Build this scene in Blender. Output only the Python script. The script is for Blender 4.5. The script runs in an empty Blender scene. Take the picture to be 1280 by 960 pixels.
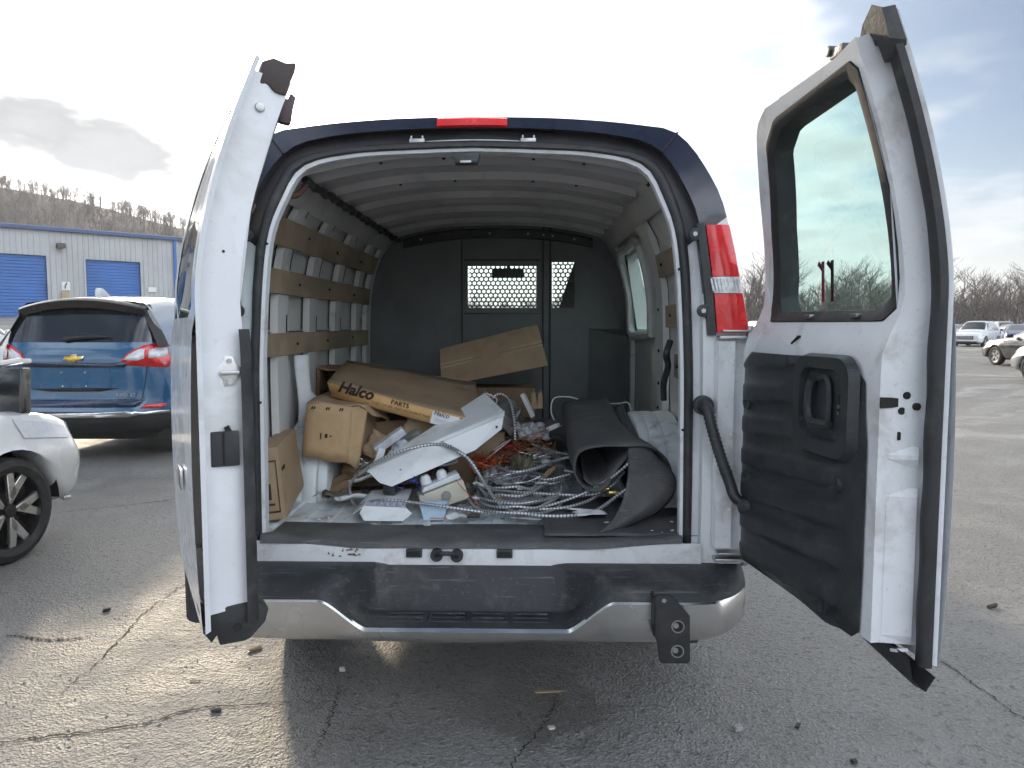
import bpy, bmesh, math, random
import numpy as np
from mathutils import Vector, Matrix, Euler

random.seed(7); np.random.seed(7)
R = math.radians
scene = bpy.context.scene
COL = scene.collection

# ------------------------------------------------------------------ camera
cam_d = bpy.data.cameras.new('camera'); cam = bpy.data.objects.new('camera', cam_d); COL.objects.link(cam)
cam.location = (0.2, -2.6, 1.43)
cam.rotation_euler = (R(90 - 4.5), 0, R(1.2))
cam_d.sensor_width = 36.0; cam_d.lens = 36.0 * 950 / 1280
cam_d.clip_start = 0.05; cam_d.clip_end = 3000
scene.camera = cam

# ------------------------------------------------------------------ light
SUN_AZ = 24.0      # degrees to the left of +Y
SUN_EL = 19.0
sdir = Vector((-math.sin(R(SUN_AZ)) * math.cos(R(SUN_EL)), math.cos(R(SUN_AZ)) * math.cos(R(SUN_EL)), math.sin(R(SUN_EL))))
sun_d = bpy.data.lights.new('sun', 'SUN'); sun_d.energy = 1.35; sun_d.angle = R(3.5); sun_d.color = (1.0, 0.82, 0.58)
sun = bpy.data.objects.new('sun', sun_d); COL.objects.link(sun)
sun.rotation_euler = (-sdir).to_track_quat('-Z', 'Y').to_euler(); sun.location = (-20, 40, 30)

scene.view_settings.view_transform = 'Standard'
scene.view_settings.look = 'None'
scene.view_settings.exposure = 1.62
scene.view_settings.gamma = 1.0

world = bpy.data.worlds.new('World'); scene.world = world; world.use_nodes = True
wt = world.node_tree; wt.nodes.clear()
class G:
    """tiny node-graph helper"""
    def __init__(s, t): s.t = t
    def n(s, typ, **kw):
        o = s.t.nodes.new(typ)
        for k, v in kw.items(): setattr(o, k, v)
        return o
    def put(s, sock, v):
        if isinstance(v, bpy.types.NodeSocket): s.t.links.new(v, sock)
        elif v is not None:
            try: sock.default_value = v
            except Exception:
                sock.default_value = (v[0], v[1], v[2], 1.0)
    def m(s, op, a, b=None, c=None, clamp=False):
        o = s.n('ShaderNodeMath', operation=op); o.use_clamp = clamp
        s.put(o.inputs[0], a)
        if b is not None: s.put(o.inputs[1], b)
        if c is not None: s.put(o.inputs[2], c)
        return o.outputs[0]
    def vm(s, op, a, b=None, scale=None):
        o = s.n('ShaderNodeVectorMath', operation=op); s.put(o.inputs[0], a)
        if b is not None: s.put(o.inputs[1], b)
        if scale is not None: s.put(o.inputs['Scale'], scale)
        return o.outputs['Value'] if op in ('DOT_PRODUCT', 'LENGTH', 'DISTANCE') else o.outputs[0]
    def mr(s, v, a, b, c=0.0, d=1.0, smooth=True):
        o = s.n('ShaderNodeMapRange'); o.interpolation_type = 'SMOOTHSTEP' if smooth else 'LINEAR'
        s.put(o.inputs[0], v)
        for i, q in enumerate((a, b, c, d)): s.put(o.inputs[i + 1], q)
        return o.outputs[0]
    def noise(s, vec, scale, detail=4, rough=.5, dist=0.0, dim='3D'):
        o = s.n('ShaderNodeTexNoise'); o.noise_dimensions = dim
        if vec is not None: s.put(o.inputs['Vector'], vec)
        o.inputs['Scale'].default_value = scale; o.inputs['Detail'].default_value = detail
        o.inputs['Roughness'].default_value = rough; o.inputs['Distortion'].default_value = dist
        return o.outputs[0]
    def mix(s, f, a, b, blend='MIX'):
        o = s.n('ShaderNodeMix', data_type='RGBA', blend_type=blend)
        s.put(o.inputs[0], f); s.put(o.inputs[6], a); s.put(o.inputs[7], b)
        return o.outputs[2]
    def xyz(s, x, y, z):
        o = s.n('ShaderNodeCombineXYZ')
        for i, q in enumerate((x, y, z)): s.put(o.inputs[i], q)
        return o.outputs[0]
    def sep(s, v):
        o = s.n('ShaderNodeSeparateXYZ'); s.put(o.inputs[0], v); return o.outputs

g = G(wt)
tc = g.n('ShaderNodeTexCoord').outputs['Generated']
d = g.vm('NORMALIZE', tc)
dx, dy, dz = g.sep(d)
sky = g.n('ShaderNodeTexSky', sky_type='NISHITA')
sky.sun_disc = False; sky.sun_elevation = R(SUN_EL); sky.sun_rotation = R(-SUN_AZ)
sky.air_density = 1.0; sky.dust_density = 0.3; sky.ozone_density = 2.5; sky.altitude = 300
zc = g.m('ADD', g.m('MAXIMUM', dz, 0.0), 0.16)
u = g.m('DIVIDE', dx, zc); v = g.m('DIVIDE', dy, zc)
P = g.xyz(u, v, g.m('MULTIPLY', dz, 1.2))
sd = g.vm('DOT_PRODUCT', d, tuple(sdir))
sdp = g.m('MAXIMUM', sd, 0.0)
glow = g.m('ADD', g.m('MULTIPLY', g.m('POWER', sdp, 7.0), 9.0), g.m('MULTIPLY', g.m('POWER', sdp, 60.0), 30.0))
n1 = g.noise(P, 0.95, 5, .55)
n2 = g.noise(g.vm('ADD', P, (7.3, 2.1, 4.0)), 2.1, 3, .55)
cover = g.mr(g.m('ADD', n1, g.m('MULTIPLY', g.m('POWER', sdp, 4.0), 0.10)), 0.42, 0.55)
# a broad opening of blue sky high on the right
hole = g.mr(g.m('ADD', g.vm('DISTANCE', d, (0.53, 0.78, 0.33)), g.m('MULTIPLY', g.m('SUBTRACT', n2, .5), 0.75)), 0.14, 0.30, 1.0, 0.0)
cover = g.m('MULTIPLY', cover, g.m('SUBTRACT', 1.0, g.m('MULTIPLY', hole, .95)))
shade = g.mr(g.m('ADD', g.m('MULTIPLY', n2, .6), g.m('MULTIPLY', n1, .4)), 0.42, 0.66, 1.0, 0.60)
lum = g.m('MULTIPLY', shade, g.m('ADD', g.mr(sd, -.35, .45, 9.5, 3.3), glow))  # clouds away from the sun, out of view, brightened to add fill light
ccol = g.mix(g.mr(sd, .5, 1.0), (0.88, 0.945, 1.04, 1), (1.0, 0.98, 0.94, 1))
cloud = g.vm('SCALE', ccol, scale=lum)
veil = g.vm('SCALE', g.xyz(1.0, 0.97, 0.93), scale=g.m('MULTIPLY', glow, .8))
base = g.vm('ADD', g.vm('SCALE', sky.outputs[0], scale=0.29), veil)
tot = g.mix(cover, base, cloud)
tot = g.mix(g.m('MULTIPLY', g.mr(dz, .02, .20, 1.0, 0.0), .5), tot, g.vm('SCALE', g.xyz(1.0, .985, .96), scale=g.m('ADD', 2.9, g.m('MULTIPLY', glow, .7))))
# the long grey cloud bank over the hill
q = g.vm('SUBTRACT', d, (-0.525, 0.825, 0.215))
qx, qy, qz = g.sep(q)
along = g.m('ADD', g.m('MULTIPLY', qx, .84), g.m('MULTIPLY', qy, .54))
el = g.m('ADD', g.m('POWER', g.m('DIVIDE', along, 0.165), 2.0), g.m('POWER', g.m('DIVIDE', g.m('ADD', qz, g.m('MULTIPLY', along, .20)), 0.036), 2.0))
nb = g.noise(g.vm('MULTIPLY', d, (1.0, 1.0, 2.6)), 7.0, 4, .6)
bank = g.mr(g.m('ADD', el, g.m('MULTIPLY', g.m('SUBTRACT', nb, .5), 5.5)), -.5, 3.0, 1.0, 0.0)
tot = g.mix(g.mr(bank, 0.0, .9), tot, g.vm('SCALE', g.xyz(1.0, 1.03, 1.07), scale=g.mr(nb, .35, .65, 2.0, 1.5)))
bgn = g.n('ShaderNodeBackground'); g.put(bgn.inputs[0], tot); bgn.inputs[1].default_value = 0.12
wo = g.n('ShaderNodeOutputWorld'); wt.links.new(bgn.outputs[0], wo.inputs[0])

world.cycles.sampling_method = 'MANUAL'; world.cycles.sample_map_resolution = 256
cy = scene.cycles
cy.max_bounces = 5; cy.diffuse_bounces = 4; cy.glossy_bounces = 2; cy.volume_bounces = 0; cy.transmission_bounces = 4; cy.transparent_max_bounces = 10
cy.use_adaptive_sampling = True; cy.adaptive_threshold = 0.03; cy.sample_clamp_indirect = 6.0
cy.use_denoising = True

# ------------------------------------------------------------------ helpers
def empty(name, loc=(0, 0, 0), rz=0.0, label=None, cat=None, group=None):
    o = bpy.data.objects.new(name, None); COL.objects.link(o)
    o.location = loc; o.rotation_euler = (0, 0, rz); o.empty_display_size = .1
    return tag(o, label, cat, group)
def tag(o, label=None, cat=None, group=None, kind=None):
    for k, v in (('label', label), ('category', cat), ('group', group), ('kind', kind)):
        if v: o[k] = v
    return o
def copy_tree(o, parent=None):
    c = o.copy(); COL.objects.link(c); c.parent = parent
    for ch in list(o.children): copy_tree(ch, c)
    return c

def catmull(pts, n):
    """smooth curve through pts, n samples evenly by arc length"""
    P = np.array(pts, float); L = []
    for i in range(len(P) - 1):
        p0 = P[i - 1] if i else 2 * P[0] - P[1]; p1, p2 = P[i], P[i + 1]
        p3 = P[i + 2] if i + 2 < len(P) else 2 * P[-1] - P[-2]
        for t in np.linspace(0, 1, 12, endpoint=False):
            L.append(.5 * ((2 * p1) + (p2 - p0) * t + (2 * p0 - 5 * p1 + 4 * p2 - p3) * t * t + (-p0 + 3 * p1 - 3 * p2 + p3) * t ** 3))
    L.append(P[-1]); L = np.array(L)
    s = np.r_[0, np.cumsum(np.linalg.norm(np.diff(L, axis=0), axis=1))]
    t = np.linspace(0, s[-1], n)
    return np.stack([np.interp(t, s, L[:, k]) for k in range(L.shape[1])], 1)
def interp(x, xs, ys): return float(np.interp(x, xs, ys))
def sstep(x, a, b):
    t = min(1, max(0, (x - a) / (b - a))); return t * t * (3 - 2 * t)

class MB:
    """collects faces; build() links them as one mesh object"""
    def __init__(s): s.V = []; s.F = []; s.MI = []; s.mi = 0
    def add(s, V, F, M=None):
        o = len(s.V)
        for p in V:
            p = Vector(p)
            s.V.append(tuple(M @ p) if M is not None else tuple(p))
        for f in F: s.F.append(tuple(i + o for i in f)); s.MI.append(s.mi)
        return s
    def box(s, c, size, rot=None, M=None):
        x, y, z = (q / 2 for q in size)
        V = [(a, b, e) for a in (-x, x) for b in (-y, y) for e in (-z, z)]
        F = [(0, 1, 3, 2), (4, 6, 7, 5), (0, 4, 5, 1), (2, 3, 7, 6), (0, 2, 6, 4), (1, 5, 7, 3)]
        T = Matrix.Translation(c)
        if rot: T = T @ Euler(rot).to_matrix().to_4x4()
        if M is not None: T = M @ T
        return s.add(V, F, T)
    def quad(s, a, b, c, d): return s.add([a, b, c, d], [(0, 1, 2, 3)])
    def grid(s, A, closed_u=False, closed_v=False, skip=None, flip=False):
        """A[u][v] -> 3d points"""
        nu, nv = len(A), len(A[0]); V = [p for row in A for p in row]; F = []
        for i in range(nu if closed_u else nu - 1):
            for j in range(nv if closed_v else nv - 1):
                if skip and skip(i, j): continue
                a, b = i * nv + j, ((i + 1) % nu) * nv + j
                c, e = ((i + 1) % nu) * nv + (j + 1) % nv, i * nv + (j + 1) % nv
                F.append((a, e, c, b) if flip else (a, b, c, e))
        return s.add(V, F)
    def tube(s, pts, r, n=8, closed=False, caps=True):
        P = [Vector(p) for p in pts]; N = len(P)
        rr = r if hasattr(r, '__len__') else [r] * N
        rings = []; prev = None
        for i in range(N):
            t = (P[(i + 1) % N] - P[i - 1]) if closed else (P[min(i + 1, N - 1)] - P[max(i - 1, 0)])
            if t.length < 1e-9: t = Vector((0, 0, 1))
            t.normalize()
            if prev is None:
                a = Vector((0, 0, 1)) if abs(t.z) < .9 else Vector((1, 0, 0))
                nrm = (a - t * a.dot(t)).normalized()
            else:
                nrm = prev - t * prev.dot(t)
                nrm = nrm.normalized() if nrm.length > 1e-6 else t.orthogonal().normalized()
            prev = nrm; b = t.cross(nrm)
            rings.append([tuple(P[i] + (nrm * math.cos(2 * math.pi * k / n) + b * math.sin(2 * math.pi * k / n)) * rr[i]) for k in range(n)])
        o = len(s.V); s.grid(rings, closed_u=closed, closed_v=True)
        if caps and not closed:
            s.F.append(tuple(o + k for k in range(n))); s.MI.append(s.mi)
            s.F.append(tuple(o + (N - 1) * n + k for k in reversed(range(n)))); s.MI.append(s.mi)
        return s
    def prism(s, poly, h0, h1, M=None):
        """poly in local xy, extruded along local z from h0 to h1"""
        n = len(poly); V = [(p[0], p[1], h0) for p in poly] + [(p[0], p[1], h1) for p in poly]
        F = [tuple(reversed(range(n))), tuple(range(n, 2 * n))] + [(i, (i + 1) % n, n + (i + 1) % n, n + i) for i in range(n)]
        return s.add(V, F, M)
    def cyl(s, c, r, h, axis='z', n=20, r2=None):
        r2 = r if r2 is None else r2
        V = []; 
        for rr, hh in ((r, -h / 2), (r2, h / 2)):
            for k in range(n):
                a = 2 * math.pi * k / n; V.append((rr * math.cos(a), rr * math.sin(a), hh))
        F = [tuple(reversed(range(n))), tuple(range(n, 2 * n))] + [(i, (i + 1) % n, n + (i + 1) % n, n + i) for i in range(n)]
        T = Matrix.Translation(c)
        if axis == 'x': T = T @ Matrix.Rotation(R(90), 4, 'Y')
        elif axis == 'y': T = T @ Matrix.Rotation(R(-90), 4, 'X')
        elif isinstance(axis, Vector): T = T @ axis.to_track_quat('Z', 'Y').to_matrix().to_4x4()
        return s.add(V, F, T)
    def lathe(s, prof, c, axis='z', n=24, M=None):
        """prof: (radius, height) list"""
        A = [[(p[0] * math.cos(2 * math.pi * k / n), p[0] * math.sin(2 * math.pi * k / n), p[1]) for k in range(n)] for p in prof]
        T = Matrix.Translation(c)
        if axis == 'x': T = T @ Matrix.Rotation(R(90), 4, 'Y')
        elif axis == 'y': T = T @ Matrix.Rotation(R(-90), 4, 'X')
        if M is not None: T = M
        o = len(s.V); s.grid(A, closed_v=True)
        for i in range(o, len(s.V)): s.V[i] = tuple(T @ Vector(s.V[i]))
        return s
    def build(s, name, mat, parent=None, smooth=False, bevel=0, seg=2, ang=35, solid=0, recentre=True, weld=False, jitter=0, off=-1):
        V = s.V; loc = None
        if parent is None and recentre and V:
            a = np.array(V); mn, mx = a.min(0), a.max(0)
            loc = ((mn[0] + mx[0]) / 2, (mn[1] + mx[1]) / 2, mn[2]); V = (a - np.array(loc)).tolist()
        me = bpy.data.meshes.new(name); me.from_pydata(V, [], s.F)
        for m_ in (mat if isinstance(mat, (list, tuple)) else [mat]): me.materials.append(m_)
        if isinstance(mat, (list, tuple)): me.polygons.foreach_set('material_index', s.MI)
        bm = bmesh.new(); bm.from_mesh(me)
        if weld: bmesh.ops.remove_doubles(bm, verts=bm.verts, dist=1e-4)
        bmesh.ops.recalc_face_normals(bm, faces=bm.faces)
        if bevel:
            E = [e for e in bm.edges if len(e.link_faces) == 2 and e.calc_face_angle(0) > R(30)]
            bmesh.ops.bevel(bm, geom=E, offset=bevel, segments=seg, affect='EDGES', profile=.6, clamp_overlap=True)
        bm.to_mesh(me); bm.free()
        if smooth or bevel:
            me.polygons.foreach_set('use_smooth', [True] * len(me.polygons))
            me.set_sharp_from_angle(angle=R(ang))
        o = bpy.data.objects.new(name, me); COL.objects.link(o)
        if loc is not None: o.location = loc
        if parent is not None: o.parent = parent
        if solid:
            md = o.modifiers.new('thick', 'SOLIDIFY'); md.thickness = solid; md.offset = off
        return o

def text_part(name, body, size, M, mat, parent, depth=.0006, shear=0.0, space=1.0, bold=0.0):
    c = bpy.data.curves.new(name, 'FONT'); c.body = body; c.size = size; c.extrude = depth
    c.align_x = 'LEFT'; c.align_y = 'BOTTOM'; c.shear = shear; c.space_character = space; c.offset = bold
    c.resolution_u = 3
    t = bpy.data.objects.new(name, c); COL.objects.link(t)
    dg = bpy.context.evaluated_depsgraph_get()
    me = bpy.data.meshes.new_from_object(t.evaluated_get(dg))
    bpy.data.objects.remove(t); me.transform(M); me.materials.clear(); me.materials.append(mat)
    o = bpy.data.objects.new(name, me); COL.objects.link(o); o.parent = parent
    return o
def frame_M(o, ux, uy):
    """matrix whose local x, y, z axes are ux, uy, ux x uy with origin o"""
    x = Vector(ux).normalized(); y = Vector(uy); y = (y - x * y.dot(x)).normalized(); z = x.cross(y)
    return Matrix(((x.x, y.x, z.x, o[0]), (x.y, y.y, z.y, o[1]), (x.z, y.z, z.z, o[2]), (0, 0, 0, 1)))

# ------------------------------------------------------------------ materials
def pm(name, col, rough=.5, metal=0.0, var=.12, vscale=3.0, bump=0.0, bscale=60.0, coat=0.0, dirt=None, dirt_amt=.5, dscale=5.0, spec=.5, rvar=.1, speck=0.0, streak=0.0):
    m = bpy.data.materials.new(name); m.use_nodes = True; t = m.node_tree; t.nodes.clear(); q = G(t)
    b = q.n('ShaderNodeBsdfPrincipled'); o = q.n('ShaderNodeOutputMaterial'); t.links.new(b.outputs[0], o.inputs[0])
    co = q.n('ShaderNodeTexCoord').outputs['Object']
    nz = q.noise(co, vscale, 3, .6)
    c = (*col, 1.0)
    lo = tuple(x * (1 - var) for x in col) + (1.0,); hi = tuple(min(1, x * (1 + var)) for x in col) + (1.0,)
    cc = q.mix(q.mr(nz, .3, .7), lo, hi)
    if dirt:
        dn = q.noise(co, dscale, 5, .65, .4)
        cc = q.mix(q.m('MULTIPLY', q.mr(dn, .5, .72), dirt_amt), cc, (*dirt, 1.0))
    if speck:        # small chips, splashes and scuffs
        cc = q.mix(q.m('MULTIPLY', q.mr(q.noise(co, 70, 2, .5), .66, .70), speck), cc, (*(dirt or (.1, .09, .08)), 1.0))
    if streak:       # scratches running along the part
        sx, sy, sz = q.sep(co)
        cc = q.mix(q.m('MULTIPLY', q.mr(q.noise(q.xyz(q.m('MULTIPLY', sx, 5.0), q.m('MULTIPLY', sy, 60.0), q.m('MULTIPLY', sz, 90.0)), 1.0, 3, .6), .60, .70), streak), cc, tuple(min(1, x * 3 + .05) for x in col) + (1.0,))
    q.put(b.inputs['Base Color'], cc)
    q.put(b.inputs['Roughness'], q.mr(nz, .3, .7, max(.02, rough - rvar), min(1, rough + rvar)))
    b.inputs['Metallic'].default_value = metal; b.inputs['Specular IOR Level'].default_value = spec
    if coat: b.inputs['Coat Weight'].default_value = coat; b.inputs['Coat Roughness'].default_value = .06
    if bump:
        bn = q.n('ShaderNodeBump'); bn.inputs['Strength'].default_value = bump; bn.inputs['Distance'].default_value = .01
        q.put(bn.inputs['Height'], q.noise(co, bscale, 2, .6)); t.links.new(bn.outputs[0], b.inputs['Normal'])
    return m
def glass(name, tint, refl=1.0, dark=None, rough=.02):
    """thin pane: tinted straight-through light plus a fresnel reflection"""
    m = bpy.data.materials.new(name); m.use_nodes = True; t = m.node_tree; t.nodes.clear(); q = G(t)
    tr = q.n('ShaderNodeBsdfTransparent'); q.put(tr.inputs[0], (*tint, 1))
    gl = q.n('ShaderNodeBsdfGlossy'); gl.inputs['Roughness'].default_value = rough
    ge = q.n('ShaderNodeNewGeometry'); cs = q.m('ABSOLUTE', q.vm('DOT_PRODUCT', ge.outputs['Normal'], ge.outputs['Incoming']))
    fr = q.m('ADD', .07, q.m('MULTIPLY', .93, q.m('POWER', q.m('SUBTRACT', 1.0, cs, clamp=True), 5.0)))
    mx = q.n('ShaderNodeMixShader'); q.put(mx.inputs[0], q.m('MULTIPLY', fr, refl, clamp=True))
    t.links.new(tr.outputs[0], mx.inputs[1]); t.links.new(gl.outputs[0], mx.inputs[2])
    o = q.n('ShaderNodeOutputMaterial'); t.links.new(mx.outputs[0], o.inputs[0])
    return m

white_paint = pm('white_paint', (.74, .76, .79), .28, var=.05, coat=.4, dirt=(.42, .40, .36), dirt_amt=.45, dscale=3, speck=.15)
jamb_white = pm('jamb_white', (.70, .72, .745), .42, var=.06, dirt=(.34, .31, .27), dirt_amt=.55, dscale=6, bump=.05, speck=.22)
liner_white = pm('liner_white', (.60, .60, .59), .5, var=.08, dirt=(.35, .33, .30), dirt_amt=.5, dscale=7)
floor_white = pm('floor_white', (.70, .75, .78), .45, var=.1, dirt=(.22, .21, .19), dirt_amt=.8, dscale=9)
navy = pm('navy_paint', (.021, .025, .042), .2, var=.1, coat=.7)
frame_dark = pm('frame_dark', (.035, .034, .038), .45, var=.2, dirt=(.09, .085, .08), dirt_amt=.4)
rubber = pm('rubber', (.028, .029, .031), .6, var=.25, vscale=12, dirt=(.10, .095, .09), dirt_amt=.4, dscale=10, bump=.1, bscale=90)
plastic = pm('black_plastic', (.030, .034, .037), .42, var=.2, vscale=9, bump=.14, bscale=220, dirt=(.075, .08, .075), dirt_amt=.45, dscale=7, speck=.4, streak=.3)
bumper_black = pm('bumper_black', (.026, .028, .032), .55, var=.2, vscale=7, bump=.12, bscale=260, dirt=(.10, .095, .085), dirt_amt=.6, dscale=6, speck=.5, streak=.6)
chrome = pm('bumper_chrome', (.78, .77, .75), .25, metal=1.0, var=.06, rvar=.06, dirt=(.5, .47, .43), dirt_amt=.5, dscale=4)
steel = pm('steel', (.45, .45, .46), .38, metal=1.0, var=.15, dirt=(.2, .17, .14), dirt_amt=.4, dscale=12)
galv = pm('conduit_steel', (.60, .61, .64), .32, metal=.55, var=.12)
galv_shade = pm('conduit_groove_shade', (.19, .19, .20), .5, metal=.4, var=.2)  # darker copy of the steel, painted as shade in the grooves
ceiling_grey = pm('ceiling_grey', (.50, .485, .49), .5, var=.1, dirt=(.22, .21, .2), dirt_amt=.4)
wood = pm('wood_slat', (.335, .262, .185), .62, var=.2, vscale=4, bump=.15, bscale=40, dirt=(.2, .12, .07), dirt_amt=.4, dscale=6)
partition_m = pm('partition_grey', (.15, .155, .158), .55, var=.15, vscale=4, dirt=(.12, .12, .115), dirt_amt=.3, dscale=3)
slot_dark = pm('slot_dark', (.015, .015, .015), .8, var=.1)
red_lens = pm('red_lens', (.70, .016, .020), .22, var=.1, vscale=20, coat=.4)
clear_lens = pm('clear_lens', (.75, .75, .77), .15, var=.25, vscale=60, coat=1.0)
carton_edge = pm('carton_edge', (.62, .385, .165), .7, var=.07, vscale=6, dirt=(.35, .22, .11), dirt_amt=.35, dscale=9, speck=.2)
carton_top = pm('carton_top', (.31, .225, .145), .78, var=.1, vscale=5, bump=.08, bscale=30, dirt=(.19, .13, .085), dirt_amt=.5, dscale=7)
cardboard = pm('cardboard', (.385, .275, .175), .75, var=.1, vscale=6, bump=.08, bscale=30, dirt=(.22, .14, .08), dirt_amt=.35, dscale=8)
cardboard_light = pm('cardboard_light', (.52, .36, .20), .75, var=.08, vscale=6, bump=.08, bscale=30, dirt=(.3, .19, .1), dirt_amt=.3, dscale=8)
cardboard_dark = pm('cardboard_dark', (.24, .155, .09), .8, var=.15, vscale=6, bump=.1, bscale=30)
ink = pm('ink', (.035, .025, .02), .7, var=.2)
paper = pm('paper_white', (.74, .75, .76), .6, var=.06)
enamel = pm('white_enamel', (.76, .79, .82), .32, var=.05, dirt=(.4, .38, .35), dirt_amt=.35, dscale=8)
beige = pm('beige_plastic', (.60, .57, .47), .4, var=.06, dirt=(.35, .32, .26), dirt_amt=.3)
paleblue = pm('pale_blue_plastic', (.42, .56, .70), .4, var=.08)
orange_wire = pm('orange_wire', (.62, .13, .05), .5, var=.2)
red_wire = pm('red_wire', (.45, .03, .03), .5, var=.2)
blue_wire = pm('blue_wire', (.05, .06, .25), .5, var=.2)
copper = pm('copper', (.55, .26, .12), .4, metal=.6, var=.2)
mat_rubber = pm('mat_rubber', (.080, .080, .084), .62, var=.25, vscale=6, bump=.12, bscale=160, dirt=(.15, .145, .135), dirt_amt=.6, dscale=5, speck=.6, streak=.3)
glass_green = glass('glass_green', (.66, .86, .80), 1.0)
glass_tint = glass('glass_tint', (.80, .93, .89), .9)
brass = pm('brass', (.62, .47, .2), .3, metal=1.0, var=.1)
sticker_blue = pm('sticker_blue', (.05, .28, .75), .4, var=.05)
# ------------------------------------------------------------------ ground
def gh(x, y): return 1.85 * sstep(-x, 1.5, 27) * sstep(y, 3, 42)
def asphalt():
    m = bpy.data.materials.new('asphalt'); m.use_nodes = True; t = m.node_tree; t.nodes.clear(); q = G(t)
    b = q.n('ShaderNodeBsdfPrincipled'); o = q.n('ShaderNodeOutputMaterial'); t.links.new(b.outputs[0], o.inputs[0])
    co = q.n('ShaderNodeTexCoord').outputs['Object']
    big = q.noise(co, .35, 4, .6); mid_ = q.noise(co, 2.2, 4, .65); fine = q.noise(co, 75, 3, .7); agg = q.noise(co, 28, 3, .6)
    vo = q.n('ShaderNodeTexVoronoi'); q.put(vo.inputs['Vector'], co); vo.inputs['Scale'].default_value = 95
    c = q.mix(q.mr(mid_, .35, .68), (.150, .147, .142, 1), (.240, .236, .228, 1))
    c = q.mix(q.m('MULTIPLY', q.mr(big, .48, .66), .5), c, (.13, .13, .132, 1))
    c = q.mix(q.mr(fine, .42, .72), c, (.29, .275, .25, 1))
    c = q.mix(q.m('MULTIPLY', q.mr(agg, .54, .68), .55), c, (.065, .062, .058, 1))
    # pale streaks over the farther pavement
    x_, y_, z_ = q.sep(co)
    wv = q.noise(co, .22, 3, .6)
    st = q.noise(q.xyz(q.m('ADD', q.m('MULTIPLY', x_, .16), q.m('MULTIPLY', wv, 1.2)), q.m('ADD', q.m('ADD', q.m('MULTIPLY', y_, .42), q.m('MULTIPLY', x_, -.16)), q.m('MULTIPLY', wv, 2.6)), 0.0), 1.0, 5, .65)
    far = q.m('MULTIPLY', q.mr(y_, 3.0, 9.0), q.mr(st, .50, .66))
    c = q.mix(q.m('MULTIPLY', far, .85), c, (.36, .36, .36, 1))
    # oily damp stain on the pavement
    ds = q.vm('DISTANCE', q.vm('MULTIPLY', co, (1.0, .55, 0.0)), (.26, .10, 0.0))
    damp = q.mr(q.m('ADD', ds, q.m('MULTIPLY', q.m('SUBTRACT', mid_, .5), .7)), .14, .26, 1.0, 0.0)
    c = q.mix(q.m('MULTIPLY', damp, .5), c, (.03, .03, .03, 1))
    q.put(b.inputs['Base Color'], c)
    q.put(b.inputs['Roughness'], q.m('SUBTRACT', q.mr(mid_, .3, .7, .46, .74), q.m('MULTIPLY', damp, .22)))
    b.inputs['Specular IOR Level'].default_value = .4
    bn = q.n('ShaderNodeBump'); bn.inputs['Strength'].default_value = 1.0; bn.inputs['Distance'].default_value = .020
    hgt = q.m('ADD', q.m('ADD', q.m('MULTIPLY', fine, .40), q.m('MULTIPLY', vo.outputs[0], .35)), q.m('MULTIPLY', agg, .75))
    q.put(bn.inputs['Height'], hgt); t.links.new(bn.outputs[0], b.inputs['Normal'])
    return m
asph = asphalt()
def axis_vals(lo, hi, near0, near1, step): 
    v = list(np.arange(near0, near1 + 1e-6, step)); a = near1; s_ = step
    while a < hi: s_ *= 1.35; a += s_; v.append(min(a, hi))
    a = near0; s_ = step
    while a > lo: s_ *= 1.35; a -= s_; v.insert(0, max(a, lo))
    return v
gx, gy = axis_vals(-900, 900, -40, 40, 1.0), axis_vals(-300, 1500, -6, 60, 1.0)
m = MB(); m.grid([[(x, y, gh(x, y)) for x in gx] for y in gy]); ground = m.build('ground', asph, None, smooth=True, recentre=False, ang=80)
tag(ground, kind='structure')
crack_m = pm('crack_tar', (.016, .015, .014), .9, var=.3)
def crack(pts, w, seed):
    rnd = random.Random(seed); P_ = catmull([(x, y, 0) for x, y in pts], 60); A = []
    for i, p in enumerate(P_):
        t = P_[min(i + 1, 59)] - P_[max(i - 1, 0)]; t /= np.linalg.norm(t); nn = np.array([-t[1], t[0], 0])
        c = p + nn * rnd.uniform(-.010, .010); ww = w * rnd.uniform(.25, 1.0) * math.sin(math.pi * (i + 1.2) / 62) ** .5
        z = gh(c[0], c[1]) + .004
        A.append([(c[0] - nn[0] * ww, c[1] - nn[1] * ww, z), (c[0] + nn[0] * ww, c[1] + nn[1] * ww, z)])
    mm = MB(); mm.grid(A); return mm.build('pavement_crack', crack_m, ground)
crack([(-1.95, -.16), (-1.61, -.135), (-1.5, -.113), (-1.38, -.079), (-1.25, -.034), (-1.15, .006), (-1.045, .093), (-.82, .14), (-.70, .15)], .008, 1)
crack([(-1.58, .16), (-1.61, .256), (-1.62, .468), (-1.65, .71), (-1.695, 1.02), (-1.70, 1.24), (-1.68, 1.6)], .004, 2)
crack([(1.9, 1.0), (1.917, .877), (1.958, .543), (2.0, .088), (2.02, -.1)], .004, 3)
crack([(.12, -.32), (.151, -.24), (.216, -.08), (.29, .11), (.31, .3)], .005, 4)
crack([(-.50, -.2), (-.508, -.12), (-.515, .01), (-.54, .28)], .004, 5)
crack([(-2.2, .75), (-1.95, .70), (-1.8, .74)], .012, 6)
crack([(-3.4, 3.0), (-2.9, 3.3), (-2.4, 3.7), (-1.9, 4.3)], .008, 7)
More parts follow.
